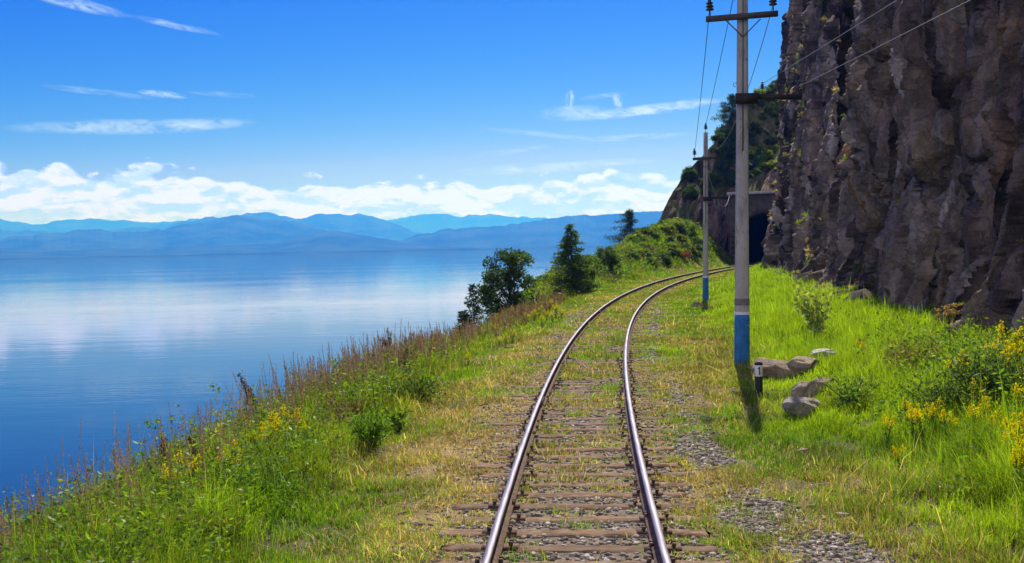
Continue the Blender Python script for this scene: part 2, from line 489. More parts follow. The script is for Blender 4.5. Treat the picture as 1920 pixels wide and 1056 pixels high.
# ------------------------------------------------------------------ ground sheet
def build_ground():
    ys = np.concatenate([np.linspace(-60, 1, 12)[:-1], 1 + 5 * (np.exp(np.linspace(0, np.log(36), 620)) - 1) / 5 * 5 / 1.0 * .2 * 5 / 5, ]) if False else \
         np.concatenate([np.linspace(-60, 2, 12)[:-1], np.geomspace(4, 180, 640) - 2, np.linspace(185, 420, 14)])
    xs = np.concatenate([np.linspace(-70, -24, 14)[:-1], np.arange(-24, 42, .14), np.linspace(43, 300, 24)])
    X, Y = np.meshgrid(xs, ys)
    x, y = X.ravel(), Y.ravel()
    z = ground_z(x, y)
    s, t, lush, hgt, dry, gp, n1, n2 = cover(x, y)
    soil = np.array([.125, .095, .062]); straw = np.array([.33, .25, .13]); green = np.array([.075, .11, .022]); stone = np.array([.20, .185, .175])
    c = mixc(soil, straw, np.clip(dry * 1.1 * sstep(.3, .6, n2 * .7 + .25), 0, 1))
    gm = np.clip(lush * (1 - dry) * .9, 0, 1)[:, None]
    c = c * (1 - gm) + green * gm
    st = np.clip(gp + .75 * (np.abs(t) < 1.15) * np.interp(s, [0, 16, 26, 60], [.9, .6, .25, .15]), 0, 1)[:, None]
    c = c * (1 - st) + stone * st
    bank = sstep(.4, 1.8, -t - edge(s))[:, None] * .5
    c = c * (1 - bank) + np.array([.13, .10, .07]) * bank
    ny, nx = X.shape
    i = np.arange(ny - 1)[:, None] * nx + np.arange(nx - 1)[None]
    F = np.stack([i, i + 1, i + nx + 1, i + nx], -1).reshape(-1, 4)
    o = MB().add(np.stack([x, y, z], 1), F, c).build('ground', M['ground'], smooth=True)
    tag(o, kind='structure')
build_ground()

# ------------------------------------------------------------------ lake
m, nt, out = new_mat('lake_water'); g = G(nt)
p = g.pos()
w1 = g.noise(g.scaled(p, (.16, .55, 1)), 1.0, 3, .5, .4)
w2 = g.noise(g.scaled(p, (.7, 1.5, 1)), 1.0, 3, .55)
w3 = g.noise(g.scaled(p, (.012, .03, 1)), 1.0, 3, .55)
calm = g.ss(.36, .62, w3)
h = g.m('ADD', g.m('MULTIPLY', w1, .0165), g.m('MULTIPLY', w2, .0075))
h = g.m('MULTIPLY', h, g.m('ADD', .45, g.m('MULTIPLY', calm, .75)))
b = g.bsdf(out, (.008, .032, .085), .035, 0, g.bump(h, 1., 1.), .5)
b.inputs['IOR'].default_value = 1.333
M['water'] = m
WZ = -5.6
xs = np.array([-34000, -8000, -1500, -300, 300, 8000, 34000.]); ys = np.array([-400, 0, 150, 600, 5000, 28500.])
X, Y = np.meshgrid(xs, ys); ny, nx = X.shape
i = np.arange(ny - 1)[:, None] * nx + np.arange(nx - 1)[None]
o = MB().add(np.stack([X.ravel(), Y.ravel(), np.full(X.size, WZ)], 1), np.stack([i, i + 1, i + nx + 1, i + nx], -1).reshape(-1, 4)).build('lake', M['water'])
tag(o, kind='structure')

# ------------------------------------------------------------------ mountains across the lake (real ridges at real distances)
m, nt, out = new_mat('forested_mountain'); g = G(nt)
n = g.noise(g.pos(), .0024, 8, .65); n2 = g.noise(g.pos(), .012, 5, .7)
g.bsdf(out, g.mix(g.ss(.35, .65, n), (.018, .040, .022), (.05, .085, .04)), 1., 0, g.bump(n2, .8, 30.), 0.)
M['mountain'] = m
def ridge(name, D, pts, depth, seed, rough=1.5):
    pts = np.array(pts, float)
    px = np.linspace(pts[0, 0], pts[-1, 0], max(60, int((pts[-1, 0] - pts[0, 0]) / 2.5)))
    py = np.interp(px, pts[:, 0], pts[:, 1])
    k = np.exp(-np.linspace(-2, 2, 7) ** 2); k /= k.sum()
    py = np.convolve(np.pad(py, 3, 'edge'), k, 'valid')
    py = py + rough * ((fbm(px / 26., px * 0, seed, 5, .55) - .5) * 7)
    dirs = np.array([pix_dir(a, b) for a, b in zip(px, py)])
    dirs /= np.hypot(dirs[:, 0], dirs[:, 1])[:, None]
    crest = dirs * D; ztop = np.maximum(crest[:, 2] + CAMZ, WZ + 1)
    W = np.linspace(-1, 1, 27)
    V = []
    for w in W:
        r = D + w * depth * 1.25
        prof = (1 - abs(w)) ** .85
        q = dirs[:, :2] * r
        nz = fbm(q[:, 0] / 1050., q[:, 1] / 1050., seed + 3, 5, .55) - .5
        zz = WZ - 3 + (ztop - WZ + 3) * np.clip(prof + nz * .55 * (1 - prof) * prof * 2.2, 0, 1)
        V.append(np.column_stack([q, zz]))
    V = np.array(V); a, b = V.shape[:2]
    i = np.arange(a - 1)[:, None] * b + np.arange(b - 1)[None]
    o = MB().add(V.reshape(-1, 3), np.stack([i, i + 1, i + b + 1, i + b], -1).reshape(-1, 4)).build(name, M['mountain'], smooth=True)
    tag(o, kind='structure')
ridge('far_mountains', 23250, [(-500, 420), (-60, 404), (0, 410), (60, 419), (150, 411), (180, 411), (220, 414), (300, 415), (370, 411), (420, 418), (520, 430), (640, 425),
                              (720, 413), (770, 406), (850, 402), (870, 405), (920, 402), (1000, 410), (1060, 409), (1130, 404), (1300, 410), (1700, 400)], 1700, 11)
ridge('back_mountains', 15750, [(-500, 445), (-120, 420), (0, 430), (120, 437), (300, 424), (380, 411), (430, 405), (460, 402), (490, 400), (510, 400), (555, 411), (600, 402), (640, 400), (680, 402),
                               (720, 412), (770, 430), (830, 450), (900, 470)], 1500, 12)
ridge('lower_mountains', 11750, [(-500, 455), (-150, 440), (0, 447), (60, 441), (150, 431), (190, 430), (240, 438), (285, 434), (340, 424), (400, 411), (455, 405), (520, 412), (590, 424), (650, 440), (720, 452), (800, 470)], 1300, 13)
ridge('right_mountains', 10750, [(640, 474), (700, 461), (760, 446), (830, 431), (900, 425), (960, 421), (1010, 412), (1090, 405), (1140, 402), (1235, 397), (1400, 396), (1700, 400)], 1200, 14)
ridge('foot_hills', 9500, [(-300, 470), (0, 466), (200, 466), (360, 462), (520, 456), (560, 444), (625, 432), (690, 442), (760, 456), (900, 464), (1100, 462), (1300, 458), (1600, 452)], 900, 15, .6)
ridge('far_shore', 7250, [(-600, 497), (0, 485), (200, 480.5), (300, 479), (600, 471.5), (900, 465.5), (1160, 460), (1500, 454), (1800, 448)], 240, 16, .3)

# ------------------------------------------------------------------ air over the lake
m, nt, out = new_mat('air_haze')
v = nt.nodes.new('ShaderNodeVolumePrincipled')
v.inputs['Color'].default_value = (.022, .20, 1., 1)
v.inputs['Absorption Color'].default_value = (1, 1, 1, 1)
v.inputs['Density'].default_value = 1.55e-4
v.inputs['Anisotropy'].default_value = .3
nt.links.new(v.outputs[0], out.inputs['Volume'])
mb = MB(); box(mb, (0, 13800, 405), (72000, 32000, 836))
o = mb.build('haze', m); tag(o, kind='stuff')
# ------------------------------------------------------------------ sleepers
def sleeper_mesh(seed):
    r = np.random.default_rng(seed)
    nx, L, W, H = 26, 2.72, .24, .17
    xs = np.linspace(-L / 2, L / 2, nx)
    prof = np.array([[-.5, -1], [-.5, -.16], [-.40, -.02], [-.15, .0], [.15, .0], [.40, -.02], [.5, -.16], [.5, -1]])
    V = []
    for i, x in enumerate(xs):
        q = prof.copy()
        q[:, 0] *= W * (1 + .05 * r.normal()); q[:, 1] *= H
        q[:, 1] += .006 * r.normal(size=8) * (q[:, 1] > -.1)
        ex = .04 * r.normal() if i in (0, nx - 1) else 0
        V.append(np.column_stack([np.full(8, x + ex) + (.02 * r.normal(size=8) if i in (0, nx - 1) else 0), q]))
    V = np.array(V); i = np.arange(nx - 1)[:, None] * 8; j = np.arange(7)[None]
    F = np.stack([i + j, i + j + 1, i + 8 + j + 1, i + 8 + j], -1).reshape(-1, 4)
    mb = MB().add(V.reshape(-1, 3), F[:, ::-1])
    for e, fl in ((0, 0), (nx - 1, 1)):
        b = e * 8; f = np.array([[b, b + 1, b + 6, b + 7], [b + 1, b + 2, b + 5, b + 6], [b + 2, b + 3, b + 4, b + 5]])
        mb.f.append(f if not fl else f[:, ::-1]); mb.mi.append(np.zeros(3, int))
    return mb.mesh('sleeper', M['timber'])
smesh = [sleeper_mesh(k) for k in range(6)]
mb = MB()
box(mb, (0, 0, .008), (.36, .17, .016))
for a in (-.11, .11):
    for b in (-.045, .045):
        lathe(mb, [(0, .055), (.022, .055), (.024, .03), (.013, .028), (.013, .0)], 7, (a, b, .012))
plate_mesh = mb.mesh('tie_plate', M['rail_rust'])
first = True
for k in range(150):
    s = 4.35 + .56 * k + RNG.normal() * .012
    x, y, z = from_track(s, RNG.normal() * .035); th = float(centre(s)[3])
    o = link('sleeper', smesh[k % 6], loc=(float(x), float(y), float(z) - .186 + RNG.normal() * .004 - (.014 if k > 20 else .005 if k > 9 else 0)))
    o.rotation_euler = (RNG.normal() * .006, RNG.normal() * .004, -th + RNG.normal() * .012)
    if k % 2: o.scale = (-1, 1, 1)
    tag(o, 'weathered wooden sleeper lying across under both steel rails', 'railway sleeper', 'wooden sleepers under the rails')
    if k < 45:
        for sd in (-1, 1):
            link('tie_plate', plate_mesh, o, (sd * .795, 0, -.002))

# ------------------------------------------------------------------ rails
def rail(sd, label):
    s = np.concatenate([np.arange(-6, 60, .4), np.arange(60, 141, .8)])
    P = np.array([(.0365, -.010), (.030, 0), (-.030, 0), (-.0365, -.010), (-.0365, -.034), (-.011, -.045), (-.009, -.13), (-.022, -.148), (-.075, -.162), (-.075, -.172),
                  (.075, -.172), (.075, -.162), (.022, -.148), (.009, -.13), (.011, -.045), (.0365, -.034)])
    cx, cy, cz, th = centre(s)
    V = np.stack([np.stack([cx + (sd * .795 + a) * np.cos(th), cy - (sd * .795 + a) * np.sin(th), cz + b - sd * .0026], -1) for a, b in P], 1)
    n = len(P); i = np.arange(len(s) - 1)[:, None] * n; j = np.arange(n)[None]; k = (j + 1) % n
    F = np.stack([i + j, i + k, i + n + k, i + n + j], -1)
    top = F[:, [0, 1, 2]].reshape(-1, 4); rest = F[:, 3:].reshape(-1, 4)
    mb = MB().add(V.reshape(-1, 3), rest); mb.f.append(top); mb.mi.append(np.ones(len(top), int))
    o = mb.build('rail', [M['rail_rust'], M['rail_top']])
    tag(o, label, 'rail')
    jb = MB()
    for sg in (-1, 1):
        box(jb, (sg * .022, 0, -.09), (.024, .8, .085))
        for q in (-.3, -.1, .1, .3): lathe(jb, [(0, .022), (.018, .022), (.018, 0)], 6, (sg * .034, q, -.09), R=np.array([[0, 0, sg], [0, 1, 0], [-sg, 0, 0]]))
    jm = jb.mesh('joint_bar', M['rail_rust'])
    for s0 in (19.6, 44.6, 69.6):
        x, y, z = from_track(s0, sd * .795); q = link('joint_bar', jm, o, (float(x), float(y), float(z))); q.rotation_euler = (0, 0, -float(centre(s0)[3]))
    return o
rail(-1, 'outer curved steel rail with shiny running surface, on the lake side')
rail(1, 'inner curved steel rail with shiny running surface, on the cliff side')

# ------------------------------------------------------------------ poles
def insulator(parent, loc, k=1.):
    mb = MB()
    lathe(mb, np.array([(.012, -.20), (.012, -.02), (.03, 0), (.075, .0), (.085, .02), (.045, .045), (.045, .055), (.082, .065), (.078, .085), (.042, .11), (.042, .12), (.072, .13), (.066, .15), (.03, .175), (.026, .2), (.045, .215), (.04, .24), (0, .25)]) * k, 14)
    o = mb.build('insulator', M['porcelain'], parent, True, loc); return o

def prism(mb, z0, z1, w0, w1, d0, d1, C=None, ch=.025):
    """tapering post with chamfered corners"""
    def ring(z, w, d):
        w, d = w / 2, d / 2
        return [(-w + ch, -d, z), (w - ch, -d, z), (w, -d + ch, z), (w, d - ch, z), (w - ch, d, z), (-w + ch, d, z), (-w, d - ch, z), (-w, -d + ch, z)]
    zs = np.linspace(z0, z1, 12); V = []
    for z in zs:
        t = (z - z0) / (z1 - z0); V += ring(z, w0 + (w1 - w0) * t, d0 + (d1 - d0) * t)
    i = np.arange(11)[:, None] * 8; j = np.arange(8)[None]; k = (j + 1) % 8
    mb.add(V, np.stack([i + j, i + k, i + 8 + k, i + 8 + j], -1).reshape(-1, 4), C)
    b = 11 * 8
    mb.f.append(np.array([[b, b + 1, b + 2, b + 3], [b, b + 3, b + 4, b + 7], [b + 4, b + 5, b + 6, b + 7]]) + mb.n - 96); mb.mi.append(np.zeros(3, int))

def make_pole(loc, H, wb, wt, arm_z, brk_z, blue_z, rz, tilt, label, arm=1.64, far=False):
    root = empty('utility_pole', loc, rz, label, 'utility pole', 'concrete line poles beside the track')
    root.rotation_euler = (0, tilt, rz)
    W = lambda z: wb + (wt - wb) * z / H
    mb = MB(); prism(mb, -.6, H, wb, wt, wb * .8, wt * .8); mb.build('post', M['concrete'], root)
    z0 = arm_z - 2.2
    mb = MB()
    gz0, gz1 = (arm_z - 3.1, H - .15)
    tilt_y = lambda z: -(W(z) * .4) - .003
    V = [(-.018, tilt_y(gz0), gz0), (.018, tilt_y(gz0), gz0), (.018, tilt_y(gz1), gz1), (-.018, tilt_y(gz1), gz1)]
    V2 = [(a, b + .02, c) for a, b, c in V]
    mb.add(V + V2, BOXF); mb.build('groove', M['concrete_dark'], root)
    def band(name, a, b, mat, g):
        mb = MB(); w0, w1 = W(a) + g, W(b) + g
        prism(mb, a, b, w0, w1, W(a) * .8 + g, W(b) * .8 + g); mb.build(name, mat, root)
    band('blue_band', .02 if not far else -.1, blue_z, M['blue'], .006)
    band('white_stripe', blue_z + .002, blue_z + .07, M['white'], .006)
    if not far: band('grey_band', blue_z + .22, blue_z + .38, M['greyband'], .006)
    # top cross-arm with its braces
    yf = -W(arm_z) * .4 - .055
    mb = MB(); box(mb, (0, 0, 0), (arm, .10, .125)); a = mb.build('crossarm', M['armwood'], root, loc=(-.03, yf, arm_z)); a.rotation_euler = (0, radians(-3.2), 0)
    for sg in (-1, 1): insulator(a, (sg * (arm / 2 - .10), 0, .20), 1.15)
    for sg in (-1, 1):
        mb = MB(); tube(mb, [(sg * .40, yf + .05, arm_z - .06), (0, yf + .045, arm_z - .46)], .014, 6); mb.build('brace', M['steel'], root)
    # insulator on the pole top
    insulator(root, (0, 0, H + .16), 1.1)
    # heavy lower bracket
    y2 = -W(brk_z) * .4 - .09
    sc = .78 if far else 1.
    mb = MB(); box(mb, (.10, 0, 0), (.52 * sc, .16, .235 * sc)); box(mb, (.82 * sc, .06, .035), (1.05 * sc, .10, .11), np.array([[cos(.03), 0, sin(.03)], [0, 1, 0], [-sin(.03), 0, cos(.03)]]))
    b = mb.build('bracket', M['tar'], root, loc=(-.02, y2, brk_z))
    if not far:
        for q in (.46, 1.28): insulator(b, (q, .06, .23), .62)
        mb = MB(); th = np.linspace(.6, 5.0, 12); tube(mb, np.column_stack([-W(arm_z - 1.9) / 2 - .03 + .045 * np.cos(th) , np.full(12, 0.), arm_z - 1.55 + .045 * np.sin(th)]), .008, 5); mb.build('hook', M['steel'], root)
        mb = MB(); tube(mb, [(.10, -.05, .10), (.35, -.06, .06), (.55, -.12, .01)], [.02, .016, .012], 6); mb.build('earth_rod', M['steel'], root)
    return root
p1 = at(1391, 684); p2 = at(1323, 566)
TILT = radians(.85)
make_pole(p1, 9.25, .335, .225, 8.10, 6.20, 1.18, -.10, TILT, 'tall concrete pole with blue painted base beside small black and white stake')
make_pole(p2, 8.0, .27, .20, 6.78, 4.87, 1.14, -.16, TILT, 'smaller concrete pole with blue base farther along the curve toward the tunnel', arm=1.15, far=True)

def world_pt(p, tilt, rz, q):
    R = Matrix.Rotation(rz, 3, 'Z') @ Matrix.Rotation(tilt, 3, 'Y')
    return np.array(p) + np.array(R @ Vector(q))
def wire(a, b, sag, label, mat='wire_dark', r=.007, cat='overhead wire'):
    t = np.linspace(0, 1, 40)[:, None]
    P = np.array(a) * (1 - t) + np.array(b) * t; P[:, 2] -= 4 * sag * (t * (1 - t))[:, 0]
    mb = MB(); tube(mb, P, r, 5, cap=False); tag(mb.build('overhead_wire', M[mat], smooth=True), label, cat, 'wires strung along the poles')
A = lambda x, z, y=-.15: world_pt(p1, TILT, -.10, (x, y, z))
B = lambda x, z, y=-.13: world_pt(p2, TILT, -.16, (x, y, z))
wire(B(-.50, 7.19), A(-.75, 8.45), .10, 'dark wire between the cross-arm ends on the lake side of both poles', r=.010)
wire(B(0, 8.34, 0), A(0, 9.60, 0), .10, 'dark wire between the tops of the two poles', r=.010)
wire(B(.47, 7.19), A(.72, 8.50), .75, 'sagging wire between the cross-arm ends on the cliff side of both poles', 'wire', r=.010)
wire(A(-.75, 8.45), (1.6, -4, 11.2), .05, 'short wire running up out of view from the lake side insulator of the tall pole', r=.008)
wire(A(.72, 8.53), (5.6, -4, 11.0), .05, 'short wire running up out of view from the cliff side insulator of the tall pole', r=.008)
wire(A(.42, 6.53), (7.3, -3, 7.4), .10, 'upper of two thin pale wires crossing in front of the rock cliff', 'wire', r=.006)
wire(A(1.24, 6.45), (8.6, -3, 7.15), .10, 'lower of two thin pale wires crossing in front of the rock cliff', 'wire', r=.006)
wire(B(.12, 6.0, -.12), (25.6, 126.5, 8.4), 1.4, 'thin slack cable hanging from the smaller pole toward the tunnel portal', 'wire', r=.014)

# ------------------------------------------------------------------ black and white stake with the figure 1
q = at(1423, 744)
root = empty('picket_stake', q, 0, 'short black stake with a white band reading 1 beside the blue based pole', 'marker stake')
R0, HS = .072, .64
mb = MB(); lathe(mb, [(R0, -.3), (R0, HS * .60)], 20); mb.build('stake_body', M['black'], root, True)
mb = MB(); lathe(mb, [(R0, HS * .60), (R0 + .002, HS * .605), (R0 + .002, HS * .925), (R0, HS * .93)], 20); mb.build('white_band', M['white'], root, True)
mb = MB(); lathe(mb, [(R0, HS * .93), (R0 + .006, HS * .935), (R0 + .006, HS * .97), (R0 * .8, HS), (0, HS + .005)], 20); mb.build('stake_cap', M['black'], root, True)
mb = MB()
def bent(pts, r=R0 + .0045):
    V = []
    for rr in (r - .004, r):
        for (u, z) in pts: a = u / r; V.append((rr * math.sin(a), -rr * math.cos(a), z))
    n = len(pts); F = [[n + i for i in range(4)]] + [[i, (i + 1) % 4, n + (i + 1) % 4, n + i] for i in range(4)]
    mb.add(V, F)
zc = HS * .765
bent([(-.010, zc - .075), (.013, zc - .075), (.013, zc + .078), (-.010, zc + .078)])
bent([(-.036, zc + .040), (-.030, zc + .022), (-.0095, zc + .050), (-.0095, zc + .078)])
mb.build('figure', M['black'], root)

# ------------------------------------------------------------------ rocks
def ico(sub):
    t = (1 + 5 ** .5) / 2
    V = [(-1, t, 0), (1, t, 0), (-1, -t, 0), (1, -t, 0), (0, -1, t), (0, 1, t), (0, -1, -t), (0, 1, -t), (t, 0, -1), (t, 0, 1), (-t, 0, -1), (-t, 0, 1)]
    F = [(0, 11, 5), (0, 5, 1), (0, 1, 7), (0, 7, 10), (0, 10, 11), (1, 5, 9), (5, 11, 4), (11, 10, 2), (10, 7, 6), (7, 1, 8), (3, 9, 4), (3, 4, 2), (3, 2, 6), (3, 6, 8), (3, 8, 9), (4, 9, 5), (2, 4, 11), (6, 2, 10), (8, 6, 7), (9, 8, 1)]
    V = [np.array(v) / np.linalg.norm(v) for v in V]
    for _ in range(sub):
        mid = {}; F2 = []
        def md(a, b):
            k = (min(a, b), max(a, b))
            if k not in mid: w = V[a] + V[b]; V.append(w / np.linalg.norm(w)); mid[k] = len(V) - 1
            return mid[k]
        for a, b, c in F:
            x, y, z = md(a, b), md(b, c), md(c, a); F2 += [(a, x, z), (b, y, x), (c, z, y), (x, y, z)]
        F = F2
    return np.array(V), np.array(F)
IV, IF = ico(4); IV1, IF1 = ico(1); IV0, IF0 = ico(0)
def rock(loc, size, rz, tint, label, seed, name='boulder', group=None, cuts=20):
    r = np.random.default_rng(seed); V = IV.copy()
    for n_, d_ in (((r.normal() * .12, r.normal() * .10, 1), .36), ((r.normal() * .25, -1, .15), .55), ((-1, -.35, .2), .62), ((1, -.3, .3), .6), ((.2, .3, .8), .45)):
        n_ = unit(np.array(n_, float)); k = V @ n_ - d_; V = V - np.where(k > 0, k, 0)[:, None] * n_
    for _ in range(cuts):                       # planes knocked off a lump: angular faces and sharp arrises
        n = unit(r.normal(size=3)); d = r.uniform(.34, .62)
        k = V @ n - d; V = V - np.where(k > 0, k, 0)[:, None] * n * .96
    V = V + .10 * (facets(V[:, 0] * 2.6 + V[:, 2] * 1.1, V[:, 1] * 2.6 + V[:, 2] * 2.2, seed)[3] - .5 + .35 * (fbm(V[:, 0] * 5 + 9, V[:, 1] * 5 + V[:, 2] * 4, seed, 4) - .5))[:, None] * V * 2
    V *= np.array(size) / 2 / np.abs(V).max(0)
    c = np.minimum(np.array(tint) * 1.4, .62) * (.8 + .4 * fbm(V[:, 0] * 3, V[:, 2] * 5 + V[:, 1] * 2, seed + 5, 4))[:, None]
    o = MB().add(V, IF, c).build(name, M['boulder'])
    o.location = loc; o.rotation_euler = (r.normal() * .1, r.normal() * .1, rz)
    tag(o, label, 'boulder', group)
    return o
def at_rock(px, py, dz): x, y, z = at(px, py); return (x, y + .1, z + dz)
rock(at_rock(1462, 708, .17), (1.3, .9, .58), .2, (.27, .22, .16), 'large brown boulder standing behind the black and white stake', 3)
rock(at_rock(1503, 703, .18), (.9, .7, .46), .9, (.28, .235, .175), 'brown boulder leaning between the large boulder and the pale slab', 15)
rock(at_rock(1549, 683, .20), (.85, .55, .36), .3, (.48, .46, .42), 'pale grey slab lying in the grass beside the brown boulders', 9)
rock(at_rock(1518, 752, .16), (.85, .62, .42), .8, (.31, .27, .22), 'brown grey rock half sunk in dry grass above the grey wedge rock', 21)
rock(at_rock(1503, 784, .16), (1.0, .62, .44), .5, (.31, .29, .265), 'grey wedge shaped rock at the edge of the weeds', 34)
rock(at_rock(1547, 733, .1), (.5, .45, .36), .1, (.20, .16, .13), 'small dark rock under weeds to the right of the brown grey rock', 40)
rock(at_rock(1309, 577, .10), (.85, .6, .42), .4, (.33, .27, .20), 'flat tan rock at the foot of the smaller pole', 52)
rock(at_rock(1325, 580, .06), (.45, .35, .26), 1.1, (.14, .12, .10), 'small dark rock touching the flat tan rock', 57)
rock(at_rock(1508, 855, .03), (.15, .14, .13), .4, (.36, .29, .25), 'small rounded pinkish stone in the dry grass', 61)
rock(at_rock(1586, 976, .02), (.19, .13, .09), .1, (.42, .35, .28), 'small flat pale stone among grass and straw', 66)
rock(at_rock(1392, 742, .03), (.42, .2, .12), .1, (.10, .09, .085), 'low dark block standing in for the bracket shadow beside the foot of the stake', 71)  # dark block in place of the shadow cast by the pole's lower bracket
rock(at_rock(1440, 744, .03), (.35, .2, .12), .4, (.24, .21, .19), 'low grey stone to the right of the stake', 74)
rock(at_rock(953, 655, .03), (.5, .2, .14), .2, (.16, .13, .11), 'dark flat stone on the grassy shoulder on the lake side', 77)

# gravel: more stones than anyone could count
def gravel():
    r = np.random.default_rng(5)
    n = 150000
    s = 3.5 + 50 * r.random(n) ** 1.7; t = r.uniform(-3.4, 3.6, n)
    x, y, z = from_track(s, t)
    gp = gravel_patch(x, y, s, t)
    bal = np.where(np.abs(t) < 1.35, np.interp(s, [0, 12, 20, 30, 60], [.55, .42, .22, .10, .06]), np.where(np.abs(t) < 1.9, .12, .02))
    bal = np.maximum(bal, .35 * sstep(.2, 0., np.abs(np.abs(t) - .86)) * np.interp(s, [0, 60], [1, .5]))
    keep = (r.random(n) < np.clip(bal + gp * .9, 0, 1))
    keep &= ~((np.abs(np.abs(t) - .795) < .09))
    ph = ((s - 4.35 + .28) % .56) - .28
    keep &= ~((np.abs(ph) < .10) & (np.abs(t) < 1.36) & (r.random(n) < .96))
    s, t, x, y, gp = s[keep], t[keep], x[keep], y[keep], gp[keep]
    z = ground_z(x, y); n = len(x)
    big = np.minimum(np.exp(r.normal(-4.0, .38, n)), .034) * np.interp(s, [0, 20, 60], [1., 1.15, 1.8])
    V0, F0 = IV1, IF1
    sc = np.stack([big * r.uniform(.8, 1.4, n), big * r.uniform(.7, 1.1, n), big * r.uniform(.45, .8, n)], 1)
    an = r.uniform(0, 2 * pi, n)
    W = V0[None] * (1 + .22 * r.normal(size=(n, len(V0), 1))) * sc[:, None]
    X = W[:, :, 0] * np.cos(an)[:, None] - W[:, :, 1] * np.sin(an)[:, None]; Y = W[:, :, 0] * np.sin(an)[:, None] + W[:, :, 1] * np.cos(an)[:, None]
    V = np.stack([X + x[:, None], Y + y[:, None], W[:, :, 2] + (z + sc[:, 2] * .35)[:, None]], -1).reshape(-1, 3)
    F = (F0[None] + (np.arange(n) * len(V0))[:, None, None]).reshape(-1, 3)
    base = np.array([[.30, .27, .24], [.20, .165, .14], [.42, .38, .34], [.25, .20, .155], [.12, .105, .10]])[r.integers(0, 5, n)] * r.uniform(.75, 1.2, (n, 1))
    o = MB().add(V, F, np.repeat(base, len(V0), 0)).build('gravel', M['gravel']); tag(o, kind='stuff')
gravel()

# ------------------------------------------------------------------ the rock cliff beside the track
def rock_relief(u, v, seed, sc=1.):
    """angular, steeply slanting slabs; returns depth (metres, outwards) and a colour"""
    wu = u + .45 * (fbm(u * .45, v * .22, seed, 3) - .5) * 2; wv = v + 1.4 * (fbm(u * .5, v * .3, seed + 9, 3) - .5) * 2
    wu = wu - .25 * wv - .5 * (fbm(u * 1.3, v * .5, seed + 14, 2) - .5)
    d = 0; cols = []
    for k, (su, sv, a, b) in enumerate(((5.2, 13., .80, .18), (2.5, 7.2, .40, .42), (1.2, 3.6, .23, .62), (.58, 1.6, .11, .74), (.28, .66, .046, .70), (.13, .26, .020, .6))):
        su, sv = su * sc, sv * sc
        sh = (1.2, -1.6, 1.5, -1.2, 1.0, -1.)[k]
        e, bu, bv, r1, r2, r3 = facets(wu / su, (wv + sh * wu) / sv, seed + 31 * k)
        env = 1 - np.minimum(1, 3.6 * bv * bv)
        q = ((r1 - .4) * a * 1.15 + bu * su * (r2 - .5) * b * 2.4) * env + bv * sv * (r3 - .56) * b * .40
        q = q * (.45 + .55 * sstep(0, .15, e))
        q = q - (.15 * su) * (1 - sstep(0, .10, e)) * np.clip(r1 * 1.7 - .35, .1, 1.2)
        d = d + q
        cols.append((r1, r2, r3, e))
        wu = wu + .25 * su * (r2 - .5); wv = wv + .35 * sv * (r3 - .5)
    tan_, purp, dark, ochre, grey = map(np.array, ((.31, .240, .165), (.24, .185, .155), (.080, .063, .053), (.33, .19, .075), (.47, .41, .335)))
    r1, r2, r3, e = cols[2]; c = mixc(tan_, purp, sstep(.3, .7, r1))
    n = fbm(wu * .35, wv * .2, seed + 70, 4)
    c = c * (1 - sstep(.50, .66, n)[:, None]) + dark * sstep(.50, .66, n)[:, None]
    q1 = cols[3]; k = (sstep(.72, .95, q1[0]) * .75)[:, None]; c = c * (1 - k) + grey * k
    k = (sstep(.86, .97, cols[1][2]) * sstep(.50, .62, fbm(wu * .9, wv * .6, seed + 80, 3)) * .9)[:, None]; c = c * (1 - k) + ochre * k
    k = (.34 + .95 * q1[1] + .6 * (cols[2][1] - .3) + .75 * (cols[4][0] - .5) + .35 * (cols[5][0] - .5))[:, None]
    streak = fbm(wu * 3.2, wv * .22, seed + 90, 4); c = c * (1 - .25 * sstep(.5, .66, streak)[:, None])
    return d, np.clip(c * k, .01, 1), cols

